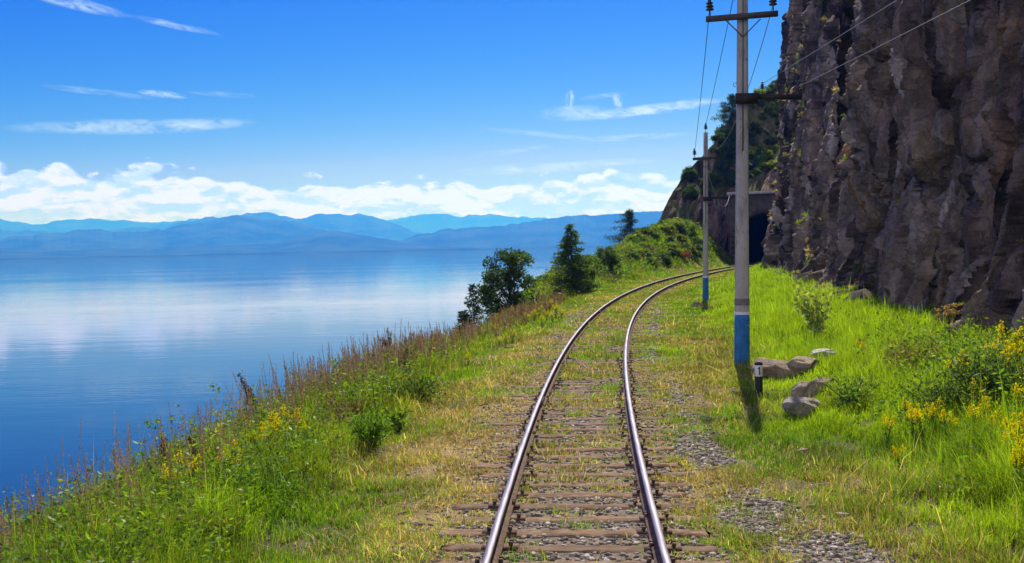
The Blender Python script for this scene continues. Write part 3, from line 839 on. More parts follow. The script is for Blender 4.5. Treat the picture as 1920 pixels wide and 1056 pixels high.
def build_cliff():
    pts = np.array([(11.2, -12), (11.4, 4), (11.0, 14), (11.3, 24), (12.1, 33), (13.9, 45), (16.9, 63), (20.6, 82), (24.2, 98), (25.6, 104), (27.4, 108.5), (31, 113), (37, 119), (50, 123)], float)
    L = np.concatenate([[0], np.cumsum(np.hypot(*np.diff(pts, axis=0).T))])
    fine = np.linspace(0, L[-1], 4000)
    bx, by = np.interp(fine, L, pts[:, 0]), np.interp(fine, L, pts[:, 1])
    k = np.exp(-np.linspace(-2, 2, 121) ** 2); k /= k.sum()
    bx = np.convolve(np.pad(bx, 60, 'edge'), k, 'valid'); by = np.convolve(np.pad(by, 60, 'edge'), k, 'valid')
    w = np.abs(np.gradient(fine)) / np.maximum(by, 14) ; w[by < 19] *= .35; w[(by > 19)] *= 1.0
    cw = np.cumsum(w); NU = 1350
    ii = np.interp(np.linspace(cw[0], cw[-1], NU), cw, np.arange(4000))
    u = np.interp(ii, np.arange(4000), fine); bx = np.interp(ii, np.arange(4000), bx); by = np.interp(ii, np.arange(4000), by)
    tx, ty = np.gradient(bx), np.gradient(by); ln = np.hypot(tx, ty); nx, ny = -ty / ln, tx / ln       # outward: towards the track
    zg = ground_z(bx, by)
    top = 31 + 3 * (fbm(u * .12, u * 0, 5, 3) - .5)
    vis = np.clip(by * .245 + 6, 8, 30)
    NV = 700
    V, Cc, U, Vv = [], [], [], []
    f = np.concatenate([np.linspace(0, .9, NV - 90), np.linspace(.9, 1, 91)[1:]])
    hh = np.where(f[:, None] <= .9, f[:, None] / .9 * vis[None], vis[None] + (f[:, None] - .9) / .1 * (top - vis)[None])
    U = np.repeat(u[None], NV, 0); Z = zg[None] - 1.2 + hh
    d, c, cols = rock_relief(U.ravel(), Z.ravel(), 100)
    d = d.reshape(NV, NU); 
    lean = .075 * hh + .05 * np.maximum(hh - 14, 0) + 1.5 * (fbm(U * .1, Z * .1, 55, 3) - .5)
    # a foot of fallen rock
    foot = 1.0 * np.exp(-((hh - 1.0) / 1.6) ** 2) * fbm(U * .6, Z * .2, 66, 3)
    off = d * sstep(0, 1.2, hh + .3)[...] - lean + foot
    X = bx[None] + nx[None] * off; Y = by[None] + ny[None] * off
    i = np.arange(NV - 1)[:, None] * NU + np.arange(NU - 1)[None]
    mb = MB()
    mb.add(np.stack([X, Y, Z], -1).reshape(-1, 3), np.stack([i, i + NU, i + NU + 1, i + 1], -1).reshape(-1, 4), c)
    # the top runs back into the hill, so the rock has its bulk
    R = []
    for k in range(1, 9):
        R.append(np.stack([X[-1] - nx * k * 3.2 * (by < 150), Y[-1] - ny * k * 3.2, Z[-1] + k * .9 - .05 * k * k + 1.2 * (fbm(u * .3, np.full(NU, k * .8), 91, 3) - .5)], -1))
    R.insert(0, np.stack([X[-1], Y[-1], Z[-1]], -1)); R = np.array(R)
    i = np.arange(8)[:, None] * NU + np.arange(NU - 1)[None]
    mb.add(R.reshape(-1, 3), np.stack([i, i + NU, i + NU + 1, i + 1], -1).reshape(-1, 4), np.array([.12, .105, .075]))
    o = mb.build('cliff', M['rock']); tag(o, kind='structure')
    P = np.stack([X, Y, Z], -1)
    return P, nx, ny, hh
CL = build_cliff()

# ------------------------------------------------------------------ the rocky spur with the tunnel, behind the mound
TS = 131.0; tcx, tcy, tcz, tth = [float(q) for q in centre(TS)]
def portal_local(P):
    dx, dy = P[..., 0] - tcx, P[..., 1] - tcy
    return dx * cos(tth) - dy * sin(tth), dx * sin(tth) + dy * cos(tth), P[..., 2] - tcz
def build_spur():
    pp = np.array([1196, 1222, 1238, 1255, 1275, 1305, 1325, 1345, 1370, 1390, 1410, 1440, 1480, 1540, 1620.])
    yb = np.array([131, 129, 127.5, 127, 126.6, 126.8, 127.6, 128.6, 129.6, 129, 128, 126.8, 125.5, 125, 125.])
    yt = np.array([470, 436, 412, 372, 337, 301, 284, 262, 214, 200, 190, 168, 138, 100, 60.])
    bk = np.array([1.5, 2.5, 3.5, 4.5, 6, 8, 8.5, 9, 14, 17, 20, 24, 28, 30, 30.])
    NU, NV = 420, 360
    px = np.linspace(pp[0], pp[-1], NU)
    Yb, Yt, Bk = np.interp(px, pp, yb), np.interp(px, pp, yt), np.interp(px, pp, bk)
    Yt = Yt + 9 * (fbm(px / 14., px * 0, 61, 4) - .5)
    db = np.array([pix_dir(a, 470) for a in px]); dt = np.array([pix_dir(a, b) for a, b in zip(px, Yt)])
    base = np.column_stack([db[:, 0] / db[:, 1] * Yb, Yb]); zb = ground_z(base[:, 0], base[:, 1]) - 1.5
    tdep = Yb + Bk; topp = dt / dt[:, 1:2] * tdep[:, None]; ztop = np.maximum(topp[:, 2] + CAMZ, zb + 1.6)
    f = np.linspace(0, 1, NV)[:, None]
    # steep below, easing back above
    prof = f + .16 * np.sin(f * pi * 2) * -1 * .5
    X = base[None, :, 0] + (topp[None, :, 0] - base[None, :, 0]) * prof ** 1.25; Y = base[None, :, 1] + (topp[None, :, 1] - base[None, :, 1]) * prof ** 1.25
    Z = zb[None] + (ztop - zb)[None] * f
    U = np.repeat((px / FPX * 124)[None], NV, 0)
    d, c, cols = rock_relief(U.ravel(), Z.ravel(), 400, 1.25)
    d = d.reshape(NV, NU) * .75 * (1 - .75 * sstep(.86, 1., f))
    green = sstep(.44, .56, fbm(U.ravel() * .28, Z.ravel() * .32, 17, 4))[:, None] * .8
    c = c * (1 - green) + np.array([.11, .135, .03]) * green
    Y2 = Y - d * .9; X2 = X - d * .25; Z2 = Z + d * .12
    # keep the rock behind the portal masonry
    P = np.stack([X2, Y2, Z2], -1); a, b, h = portal_local(P)
    need = np.where((np.abs(a) < 5.3) & (h < 9.0), .5 - b, 0); need = np.maximum(need, 0)
    P[..., 0] += need * sin(tth); P[..., 1] += need * cos(tth)
    a, b, h = portal_local(P)
    hole = (np.abs(a) < 4.0) & (h < 6.9) & (b < 6)
    i = np.arange(NV - 1)[:, None] * NU + np.arange(NU - 1)[None]
    F = np.stack([i, i + 1, i + NU + 1, i + NU], -1).reshape(-1, 4)
    F = F[~hole.ravel()[F].any(1)]
    mb = MB(); mb.add(P.reshape(-1, 3), F, c)
    R = [P[-1]]
    for k in range(1, 8): R.append(np.stack([P[-1, :, 0] + k * (.6 + 3. * (px < 1345)), P[-1, :, 1] + k * 4.2, P[-1, :, 2] - k * k * .25 - .8 * k * (px < 1345) + .5 * (fbm(px / 20., np.full(NU, k * .7), 9, 3) - .5)], -1))
    R = np.array(R); i = np.arange(7)[:, None] * NU + np.arange(NU - 1)[None]
    mb.add(R.reshape(-1, 3), np.stack([i, i + 1, i + NU + 1, i + NU], -1).reshape(-1, 4), np.array([.10, .10, .05]))
    o = mb.build('rock_hill', M['rock']); tag(o, kind='structure')
    return P
SP = build_spur()

def build_portal():
    root = empty('tunnel_portal', (tcx, tcy, tcz - .25), -tth, 'dark stone arched tunnel portal with pale coping under the rocky hill', 'tunnel portal')
    HW, HT, r, spring = 4.45, 8.3, 3.5, 2.6
    th = np.linspace(0, pi, 33)
    inner = np.vstack([[(r, -1.)], np.column_stack([r * np.cos(th), spring + r * np.sin(th)]), [(-r, -1.)]])
    # outer boundary points matched to the arch by angle
    outer = []
    for x, z in inner:
        if z < spring: outer.append((HW * np.sign(x), z)); continue
        dx, dz = x, z - spring
        k = min(HW / max(abs(dx), 1e-6), (HT - spring) / max(dz, 1e-6)); outer.append((dx * k, spring + dz * k))
    outer = np.array(outer)
    mb = MB(); rng = np.random.default_rng(2)
    rings = [inner + (outer - inner) * k for k in np.linspace(0, 1, 14)]
    def yj(P): return -.06 * (facets(P[:, 0] / .62, P[:, 1] / .36, 77)[3] - .5)
    V = np.array([np.column_stack([q[:, 0], yj(q), q[:, 1]]) for q in rings]); a, b = V.shape[:2]
    i = np.arange(a - 1)[:, None] * b + np.arange(b - 1)[None]
    mb.add(V.reshape(-1, 3), np.stack([i, i + 1, i + b + 1, i + b], -1).reshape(-1, 4))
    back = V.copy(); back[..., 1] = .9
    e = np.concatenate([V[-1], back[-1]]); j = np.arange(b - 1); mb.add(e, np.stack([j, j + 1, b + j + 1, b + j], -1))
    mb.build('masonry_wall', M['portal'], root)
    mb = MB()
    n = 19
    for k in range(n):                      # voussoirs
        a0, a1 = pi * k / n + .008, pi * (k + 1) / n - .008; ro = r + .55 + (.14 if k % 2 else 0) + .05 * rng.random(); yo = -.10 - .05 * rng.random()
        V = []
        for y in (yo, .3):
            for rr, aa in ((r, a0), (ro, a0), (ro, a1), (r, a1)): V.append((rr * cos(aa), y, spring + rr * sin(aa)))
        mb.add(V, BOXF)
    for sg in (-1, 1):
        for k in range(7):
            w = .62 if k % 2 else .45; box(mb, (sg * (r + w / 2), .1, -.55 + k * .55), (w, .42 + .06 * rng.random(), .525))
    mb.build('arch_ring', M['portal'], root)
    mb = MB(); box(mb, (0, .2, HT + .16), (2 * HW + .1, 1.3, .30)); mb.build('coping', M['coping'], root)
    mb = MB(); L = 26
    Pn = np.column_stack([inner[:, 0], inner[:, 1]])
    V = np.array([np.column_stack([Pn[:, 0] + (.0025 * q * q), np.full(len(Pn), q), Pn[:, 1]]) for q in np.linspace(.28, L, 20)]); a, b = V.shape[:2]
    i = np.arange(a - 1)[:, None] * b + np.arange(b - 1)[None]
    mb.add(V.reshape(-1, 3), np.stack([i, i + b, i + b + 1, i + 1], -1).reshape(-1, 4))
    c = len(Pn); mb.add(np.vstack([V[-1], V[-1].mean(0)]), np.stack([np.arange(c), (np.arange(c) + 1) % c, np.full(c, c)], 1))
    mb.build('tunnel_lining', M['lining'], root)
build_portal()
# weathered board by the leafy conifer
q = at_y(1047, 66)
root = empty('low_board', (q[0], q[1], q[2]), -.2, 'low dark brown board standing in weeds beside the leafy conifer', 'board')
mb = MB(); box(mb, (0, 0, .42), (.62, .06, .30)); mb.build('panel', M['tar'], root)
for sg in (-1, 1): mb = MB(); box(mb, (sg * .22, .05, .2), (.06, .04, .8)); mb.build('leg', M['tar'], root)
# ------------------------------------------------------------------ grass: blades, by band of distance, more and finer near the camera
def blades(mb, P, h, w, C, rng, lean=.45, bend=.5):
    n = len(P); a = rng.uniform(0, 2 * pi, n); d = np.stack([np.cos(a), np.sin(a), np.zeros(n)], 1)
    b = rng.uniform(0, 2 * pi, n); s = np.stack([np.cos(b), np.sin(b), np.zeros(n)], 1)
    ln = np.abs(rng.normal(0, lean, n))[:, None]; h = np.broadcast_to(h, (n,))[:, None]; w = np.broadcast_to(w, (n,))[:, None]
    up = np.array([0, 0, 1.])
    mid = P + (up * .55 + d * ln * .35) * h
    tip = P + (up * (1 - .25 * np.minimum(ln, 1.3)) + d * ln * (.6 + bend)) * h
    V = np.stack([P - s * w * .5, P + s * w * .5, mid + s * w * .42, mid - s * w * .42, tip], 1).reshape(-1, 3)
    k = np.arange(n)[:, None] * 5
    C = np.broadcast_to(C, (n, 3)); c5 = np.repeat(C, 5, 0)
    o = mb.n
    mb.add(V, k + np.array([[0, 1, 2, 3]]), c5)
    mb.f.append(k + np.array([[3, 2, 4]]) + o); mb.mi.append(np.zeros(n, int))

GREEN, LIME, DEEP, OLIVE = map(np.array, ((.125, .265, .020), (.265, .41, .022), (.060, .145, .016), (.165, .19, .030)))
STRAW, PALE, RUST = map(np.array, ((.42, .325, .175), (.50, .43, .28), (.26, .17, .10)))

def frustum(x, y, z, m=420):
    q, d = project(np.stack([x, y, z], 1)); return (q[:, 0] > -m) & (q[:, 0] < 1920 + m) & (q[:, 1] < 1300) & (q[:, 1] > -50)

def grass():
    rng = np.random.default_rng(11); mb = MB()
    total = 0
    for (y0, y1, dens, wd) in ((6.5, 10, 4200, .0068), (10, 14, 3200, .0080), (14, 19, 2300, .0095), (19, 26, 1500, .0125), (26, 36, 900, .017), (36, 50, 480, .024), (50, 70, 270, .033), (70, 95, 170, .045), (95, 128, 110, .060)):
        s0, s1 = y0 - .5, y1 * 1.06
        tl, tr = float(edge(y1)) + 2.6, float(cliff_t(y0)) + 1.2
        n = int(dens * (s1 - s0) * (tl + tr) * 1.25)
        s = rng.uniform(s0, s1, n); t = rng.uniform(-tl, tr, n)
        x, y, _ = from_track(s, t); k = (y > y0) & (y <= y1); x, y = x[k], y[k]
        s, t, lush, hgt, dry, gp, n1, n2 = cover(x, y)
        cl = fbm(x * 3.2, y * 3.2, 91, 3)
        p = np.clip(lush * (.35 + 1.3 * sstep(.32, .62, cl)), 0, 1.3) / 1.3
        k = rng.random(len(x)) < p
        k &= ~(np.abs(np.abs(t) - .795) < .085)
        ph = ((s - 4.35 + .28) % .56) - .28
        k &= ~((np.abs(ph) < .125) & (np.abs(t) < 1.36) & (rng.random(len(x)) < np.interp(s, [10, 22, 32, 45], [.95, .88, .55, .2])))
        x, y, s, t, hgt, dry, n1, n2, cl = [q[k] for q in (x, y, s, t, hgt, dry, n1, n2, cl)]
        z = ground_z(x, y); k = frustum(x, y, z + .15); x, y, z, s, t, hgt, dry, n1, n2, cl = [q[k] for q in (x, y, z, s, t, hgt, dry, n1, n2, cl)]
        n = len(x); total += n
        isdry = rng.random(n) < dry * .85
        v = fbm(x * .9, y * .9, 51, 3); right = sstep(2.5, 4.5, t)
        lime = np.clip(right * .75 + (v - .5) * 2.2 + rng.normal(0, .16, n) + .22, 0, 1)
        c = mixc(DEEP, GREEN, np.clip(rng.normal(.7, .25, n), 0, 1)) * (1 - lime[:, None]) + LIME * lime[:, None]
        ol = np.clip((n1 - .45) * 3 * (1 - right) * (1 - .5 * sstep(-2.2, -3.5, t)) + rng.normal(.16, .15, n) * (1 - .6 * right), 0, .9)[:, None]; c = c * (1 - ol) + OLIVE * ol
        cd = mixc(STRAW, PALE, rng.random(n)); rs = (rng.random(n) < .25)[:, None]; cd = np.where(rs, RUST, cd)

        c = np.where(isdry[:, None], cd, c) * rng.uniform(.72, 1.42, (n, 1)) * (.60 + .85 * fbm(x * 1.6, y * 1.6, 171, 3))[:, None]
        h = hgt * np.exp(rng.normal(0, .32, n)) * (.6 + .9 * cl) * np.where(isdry, np.where((rng.random(n) < .06) & (hgt < .2), 1.9, .75), 1)
        h = np.maximum(h, wd * 2.2)
        lean = np.where(isdry, 1.25, .5)
        P = np.stack([x, y, z - .01], 1)
        for q, ln in ((isdry, 1.2), (~isdry, .48)):
            if q.any(): blades(mb, P[q], h[q], wd * rng.uniform(.7, 1.35, int(q.sum())), c[q], rng, ln)
    print('grass blades', total)
    tag(mb.build('grass', M['grass']), kind='stuff')
grass()

# ------------------------------------------------------------------ undergrowth: mixed leafy herbs nobody could count
def weed_zone(x, y):
    s, t = to_track(x, y)
    n1 = fbm(x * .8, y * .8, 121, 3)
    r0 = np.interp(s, [0, 10, 14, 18, 22, 28, 40, 60, 130], [3.9, 3.8, 4.0, 4.4, 5.2, 6.4, 7.0, 7., 6.])
    right = sstep(0, .9, t - r0 + (n1 - .5) * 1.6) * np.interp(s, [0, 22, 28, 40], [1, 1, .5, .30]) * (t < cliff_t(s) + .6)
    l0 = np.interp(s, [0, 12, 20, 30, 45, 60, 130], [2.9, 3.0, 3.4, 3.9, 3.6, 4.0, 4.0])
    left = sstep(0, 1.0, -t - l0 + (n1 - .5) * 1.5) * (-t < edge(s) + 1.8) * np.interp(s, [0, 30, 60, 130], [1, .9, .75, .9])
    return s, t, right, left, n1

def herbs(name, rng, dens_k, leaf_k):
    mb = MB(); tot = 0
    for (y0, y1, dens, L) in ((6.5, 10, 44, .055), (10, 15, 42, .062), (15, 22, 32, .075), (22, 32, 17, .10), (32, 50, 7, .14), (50, 80, 2.8, .2), (80, 125, 2.6, .26)):
        tl, tr = float(edge(y1)) + 2, float(cliff_t(y0)) + .6
        n = int(dens * dens_k * 1.25 * (y1 - y0) * 1.1 * (tl + tr)); s = rng.uniform(y0 - .5, y1 * 1.06, n); t = rng.uniform(-tl, tr, n)
        x, y, _ = from_track(s, t); k = (y > y0) & (y <= y1); x, y = x[k], y[k]
        s, t, R, Lf, n1 = weed_zone(x, y)
        k = rng.random(len(x)) < np.maximum(R, Lf); x, y, s, t, R, Lf, n1 = [q[k] for q in (x, y, s, t, R, Lf, n1)]
        z = ground_z(x, y); k = frustum(x, y, z + .3, 420); x, y, z, s, t, R, Lf, n1 = [q[k] for q in (x, y, z, s, t, R, Lf, n1)]
        n = len(x)
        if not n: continue
        H = np.where(R > Lf, np.interp(t, [4, 6, 7.5, 9], [.26, .50, .55, .30]) * np.interp(s, [10, 18, 26], [1.1, 1., .5]), np.interp(-t, [2.8, 4.2, 6], [.32, .56, .46]) * np.interp(s, [26, 40], [1, .6])) * np.exp(rng.normal(0, .3, n)) * (.75 + .6 * fbm(x * 1.3, y * 1.3, 131, 3))
        H = np.maximum(H, L * 2.5)
        m = np.maximum(6, (leaf_k * H / L).astype(int)); idx = np.repeat(np.arange(n), m); q = len(idx); tot += q
        f = rng.random(q) ** .75
        a = rng.uniform(0, 2 * pi, q); lean = rng.normal(0, .22, (n, 2))
        rad = np.exp(rng.normal(-.0, .3, q)) * .07 * (1.25 - f) * (1 + L * 4)
        P = np.stack([x[idx] + lean[idx, 0] * H[idx] * f + rad * np.cos(a), y[idx] + lean[idx, 1] * H[idx] * f + rad * np.sin(a), z[idx] + H[idx] * f], 1)
        D = np.stack([np.cos(a), np.sin(a), rng.uniform(-.2, .9, q)], 1)
        kind = np.clip(rng.random(n) * .6 + .9 * (fbm(x * .45, y * .45, 161, 3) - .3), 0, 1)
        v = fbm(x * .6, y * .6, 141, 3)
        base = np.where((kind < .28)[:, None], np.array([.060, .115, .030]), np.where((kind < .62)[:, None], np.array([.125, .25, .022]), np.where((kind < .86)[:, None], np.array([.23, .34, .03]), np.array([.20, .17, .075]))))
        br = sstep(.55, .68, v)[:, None] * .75; base = base * (1 - br) + np.array([.16, .115, .07]) * br
        c = base[idx] * rng.uniform(.7, 1.3, (q, 1))
        sz = L * rng.uniform(.6, 1.5, q) * np.where(kind < .3, .7, 1.)[idx]
        leaves(mb, P, sz, sz * np.where(kind < .62, .45, .3)[idx], rng, c, unit(D), .55)
        # the stems
        blades(mb, np.stack([x, y, z], 1), H * 1.02, np.maximum(.006, L * .11), base * .8, rng, .2)
    print(name, 'leaves', tot)
    tag(mb.build(name, M['leaf']), kind='stuff')
herbs('undergrowth', np.random.default_rng(21), 1.0, 2.6)

# tall purple-brown seed grass along the lake edge and the fawn dry grass farther on
def seed_grass():
    rng = np.random.default_rng(31); mb = MB()
    n = 2300
    s = np.concatenate([rng.uniform(9.5, 20, 550), rng.uniform(20, 34, 950), rng.uniform(34, 60, 800)]); t = -(edge(s) + rng.normal(-.05, .55, n))
    t = np.where(s > 36, -(edge(s) + rng.uniform(-1.5, .9, n)), t)
    x, y, _ = from_track(s, t); cl = fbm(x * 1.1, y * 1.1, 151, 3); k = (cl > .43) | (rng.random(n) < .25); x, y, s, t = x[k], y[k], s[k], t[k]
    z = ground_z(x, y); n = len(x)
    H = np.interp(s, [8, 14, 24, 34, 60], [.85, .92, .98, .78, .58]) * np.exp(rng.normal(0, .18, n))
    wd = np.interp(s, [8, 20, 40, 60], [.009, .012, .02, .03])
    a = rng.uniform(0, 2 * pi, n); ln = np.abs(rng.normal(0, .14, n)) + .05
    d = np.stack([np.cos(a) * ln - .06, np.sin(a) * ln, np.ones(n)], 1); d = unit(d)
    P = np.stack([x, y, z - .02], 1); tip = P + d * H[:, None]
    sd = np.tile([1., .25, 0], (n, 1)) * wd[:, None] * .5
    purple = np.where(rng.random((n, 1)) < np.interp(s, [8, 30, 40], [.75, .7, .25])[:, None], np.array([.30, .215, .235]), np.array([.30, .21, .125])) * rng.uniform(.7, 1.25, (n, 1))
    V = np.stack([P - sd, P + sd, tip + sd * .5, tip - sd * .5], 1).reshape(-1, 3)
    mb.add(V, np.arange(4 * n).reshape(-1, 4), np.repeat(purple * .8, 4, 0))
    m = 26; idx = np.repeat(np.arange(n), m); f = np.tile(np.linspace(.52, 1.0, m), n) + rng.normal(0, .01, n * m)
    Q = P[idx] + d[idx] * (H[idx] * f)[:, None]
    dd = d[idx] * 1.0 + rng.normal(0, .38, (n * m, 3))
    Lh = np.interp(s, [8, 30, 60], [.045, .06, .09])[idx] * (1.25 - f) * 1.9
    leaves(mb, Q, Lh, np.maximum(wd[idx] * 1.1, .007), rng, purple[idx] * rng.uniform(.75, 1.3, (n * m, 1)), unit(dd), .1)
    tag(mb.build('tall_seed_grass', M['dry']), kind='stuff')
seed_grass()

def at_top(px, py, h, near=7., far=120.):
    """ground point of a plant of height h whose tip shows at a photograph pixel"""
    d = pix_dir(px, py); ts = np.linspace(near, far, 5000)
    P = np.array([0, 0, CAMZ])[None] + d[None] * ts[:, None]
    gap = P[:, 2] - ground_z(P[:, 0], P[:, 1]) - h; b = (gap < 0) & (ts < 60)
    if not b.any(): b = gap <= gap[ts < 60].min() + .02
    i = int(np.argmax(b))
    return P[i, 0], P[i, 1], gz(P[i, 0], P[i, 1])

# yellow wildflowers: stem, leaves, flower head
def flower_variant(seed):
    r = np.random.default_rng(seed)
    st = MB(); lf = MB(); fl = MB()
    for k in range(4):
        a = r.uniform(0, 6.28); ln = r.uniform(.04, .22); top = np.array([cos(a) * ln, sin(a) * ln, r.uniform(.78, 1.0)])
        f = np.linspace(0, 1, 6)[:, None]; pts = top * f + np.array([0, 0, 0]); pts[:, :2] *= f ** .6
        tube(st, pts, np.linspace(.007, .004, 6), 4, np.array([.12, .16, .05]))
        n = 30; f = r.uniform(.08, .8, n)[:, None]; P = top * f; D = r.normal(size=(n, 3)) + [0, 0, .6]
        leaves(lf, P, .10 * r.uniform(.7, 1.3, n), .03, r, np.array([.10, .19, .03]) * r.uniform(.7, 1.3, (n, 1)), unit(D), .2)
        n = 85; q = r.random(n); P = top * (.76 + .26 * q)[:, None] + r.normal(0, 1, (n, 3)) * (.055 * (1.15 - q))[:, None] * [1, 1, .7]
        leaves(fl, P, .026, .026, r, np.array([.86, .74, .012]) * r.uniform(.7, 1.1, (n, 1)))
    return st.mesh('stem', M['leaf']), lf.mesh('foliage', M['leaf']), fl.mesh('blossom', M['flower'])
FV = [flower_variant(200 + k) for k in range(4)]
def flower(px, py, h, label, group, cnt=[0]):
    rng = np.random.default_rng(900 + cnt[0]); cnt[0] += 1
    x, y, z = at_top(px, py, h); v = FV[cnt[0] % 4]
    root = empty('yellow_wildflower', (x, y, z), rng.uniform(0, 6.28), label, 'wildflower', group); k = h * rng.uniform(.92, 1.1)
    w = k * max(1., y / 34.); root.scale = (w, w, k)
    for nm, me in zip(('stem', 'foliage', 'blossom'), v): link(nm, me, root)
for px, py, h in ((1805, 652, .9), (1797, 662, .85), (1886, 610, 1.), (1878, 632, .95), (1893, 640, .9), (1862, 648, .9), (1748, 738, .7), (1732, 748, .7), (1716, 760, .65), (1838, 738, .8), (1850, 762, .75),
                  (1905, 790, .75), (1914, 812, .75), (1910, 832, .7), (1688, 826, .45), (1611, 632, .55), (1662, 778, .5), (1775, 768, .6), (1906, 655, .95), (1918, 700, .9), (1902, 770, .8),
                  (1700, 742, .6), (1840, 700, .8)):
    flower(px, py, h, 'yellow wildflower in the dense weeds at the foot of the cliff', 'yellow wildflowers by the cliff')
for px, py, h in ((500, 784, .55), (486, 796, .55), (517, 780, .6), (546, 762, .6), (531, 790, .5), (472, 808, .5), (431, 838, .5), (346, 856, .55), (320, 872, .5), (505, 812, .45), (560, 776, .5), (398, 850, .45), (747, 702, .4), (762, 706, .4), (444, 826, .5),
                  (1012, 574, .6), (1030, 566, .6), (1042, 574, .6), (1002, 586, .5), (1024, 584, .5), (922, 606, .5), (930, 612, .5), (948, 628, .45), (960, 622, .45), (988, 590, .5), (1036, 586, .5), (878, 662, .4), (1052, 580, .5), (970, 584, .5), (935, 634, .4), (1016, 594, .5)):
    flower(px, py - 4, h * (1.4 if py > 680 else 1.05), 'yellow wildflower on the grassy bank above the lake', 'yellow wildflowers on the lake bank')

# dead dock stalks
def dock(px, py, h, lean, label, seed, spikes=3):
    r = np.random.default_rng(seed); x, y, z = at_top(px, py, h)
    root = empty('dead_dock_stalk', (x, y, z), 0, label, 'plant')
    st = MB(); sd = MB()
    for k in range(spikes):
        top = np.array([lean * h + r.normal() * .05 * h + (k - spikes / 2 + .5) * .07 * h, r.normal() * .04, h * (1 - .12 * k)])
        f = np.linspace(0, 1, 8)[:, None]; pts = np.column_stack([top[0] * f ** 1.0, top[1] * f, top[2] * f]); tube(st, pts, np.linspace(.011, .005, 8), 5, np.array([.12, .06, .04]))
        n = int(230 * h); q = r.uniform(.30 + .1 * k, 1, n); P = np.column_stack([top[0] * q, top[1] * q, top[2] * q]) + r.normal(0, 1, (n, 3)) * (.030 * (1.25 - q) + .010)[:, None] * np.array([1, 1, 1.2])
        leaves(sd, P, .034, .026, r, np.array([.085, .038, .026]) * r.uniform(.5, 1.5, (n, 1)))
    st.build('stem', M['dry'], root); sd.build('dry_blossom', M['dry'], root)
dock(489, 688, 1.15, -.30, 'tallest dark brown dock stalk leaning over the lake edge', 1, 3)
dock(314, 818, .82, -.05, 'stubby dark brown dock stalk with two thick spikes at the bank edge', 2, 2)
dock(374, 816, .78, -.22, 'slim dark brown dock spike leaning beside the stubby one', 3, 2)
# bare dead stalk with a forked seed head
x, y, z = at_top(724, 612, 1.25)
root = empty('dead_forked_stalk', (x, y, z), 0, 'thin bare dead stalk with forked brown head against the lake', 'plant')
st = MB(); sd = MB(); r = np.random.default_rng(8)
P0 = np.array([[.30, 0, 0], [.22, 0, .30], [.17, 0, .55], [.06, 0, .75]]); tube(st, P0, [.016, .014, .012, .010], 6, np.array([.16, .11, .08]))
for tip in ((-.24, 0, 1.05), (-.10, 0, 1.02), (0.02, .02, 1.26), (.12, 0, 1.18), (.09, .03, 1.0)):
    f = np.linspace(0, 1, 6)[:, None]; q = P0[-1] * (1 - f) + np.array(tip) * f; q[:, 2] += .05 * np.sin(f[:, 0] * pi) * -1; tube(st, q, .007, 5, np.array([.14, .09, .07]))
    n = 60; f = r.uniform(.25, 1, (n, 1)); Q = P0[-1] * (1 - f) + np.array(tip) * f + r.normal(0, .016, (n, 3)); leaves(sd, Q, .04, .028, r, np.array([.16, .10, .09]) * r.uniform(.6, 1.3, (n, 1)))
st.build('stem', M['dry'], root); sd.build('dry_blossom', M['dry'], root)

# herbs and small shrubs that stand out
def herb(name, px, py, h, wid, n, L, col, label, cat='plant', seed=0, stems=7, stemcol=(.10, .09, .05), aspect=.35, up=.5):
    r = np.random.default_rng(seed); x, y, z = at_top(px, py, h)
    root = empty(name, (x, y, z), 0, label, cat); st = MB(); lf = MB()
    for k in range(stems):
        a = r.uniform(0, 6.28); q = r.uniform(.2, 1.) * wid / 2; top = np.array([cos(a) * q, sin(a) * q, h * r.uniform(.7, 1.)]); f = np.linspace(0, 1, 6)[:, None]
        pts = top * f; pts[:, :2] *= f ** .5; tube(st, pts, np.linspace(.012, .005, 6) * max(1, y / 25), 5, np.array(stemcol))
        m = n // stems; f = r.uniform(.2, 1, m)[:, None]; P = top * f; P[:, :2] *= f ** .5; P = P + r.normal(0, 1, (m, 3)) * wid * .09
        leaves(lf, P, L * r.uniform(.6, 1.4, m), L * aspect, r, np.array(col) * r.uniform(.65, 1.3, (m, 1)), unit(r.normal(size=(m, 3)) + [0, 0, up]), .3)
    st.build('stem', M['dry'], root); lf.build('foliage', M['leaf'], root); return root
herb('sapling', 1530, 534, 1.5, 1.1, 420, .15, (.34, .42, .13), 'slender pale leaved sapling in bright grass by the cliff', 'sapling', 1, 6, (.12, .10, .07), .55)
herb('leafy_herb', 762, 642, .95, .6, 260, .12, (.10, .16, .07), 'tall dark green herb among purple grass next to the forked dead stalk', seed=2, stems=6, up=1.)
herb('green_bush', 690, 775, .62, .85, 1500, .10, (.13, .27, .025), 'bright feathery green bush at the inner edge of the bank', 'bush', 3, 14, aspect=.22, up=.8)
herb('green_bush', 745, 768, .40, .5, 300, .10, (.17, .29, .03), 'small light green bush behind the feathery green bush', 'bush', 13, 7, aspect=.4)
herb('leafy_bush', 775, 712, .5, 1.7, 1700, .09, (.095, .165, .035), 'wide dark leafy bush on the bank beneath the forked dead stalk', 'bush', 4, 18)
herb('leafy_bush', 1596, 714, .5, 1.1, 620, .09, (.11, .20, .045), 'small dark green bush beside the sunken rocks', 'bush', 5, 14)
herb('leafy_bush', 1850, 668, .95, 1.7, 3600, .10, (.085, .155, .045), 'largest grey green bush among the yellow wildflowers', 'bush', 6, 26)
herb('leafy_bush', 1770, 716, .70, 1.3, 2200, .09, (.10, .17, .04), 'mid green bush in the weeds below the grey green bush', 'bush', 7, 20)
herb('brown_bush', 1712, 652, .62, 1.3, 1300, .09, (.17, .125, .075), 'brown withered bush in the weeds near the cliff foot', 'bush', 8, 20, aspect=.2)
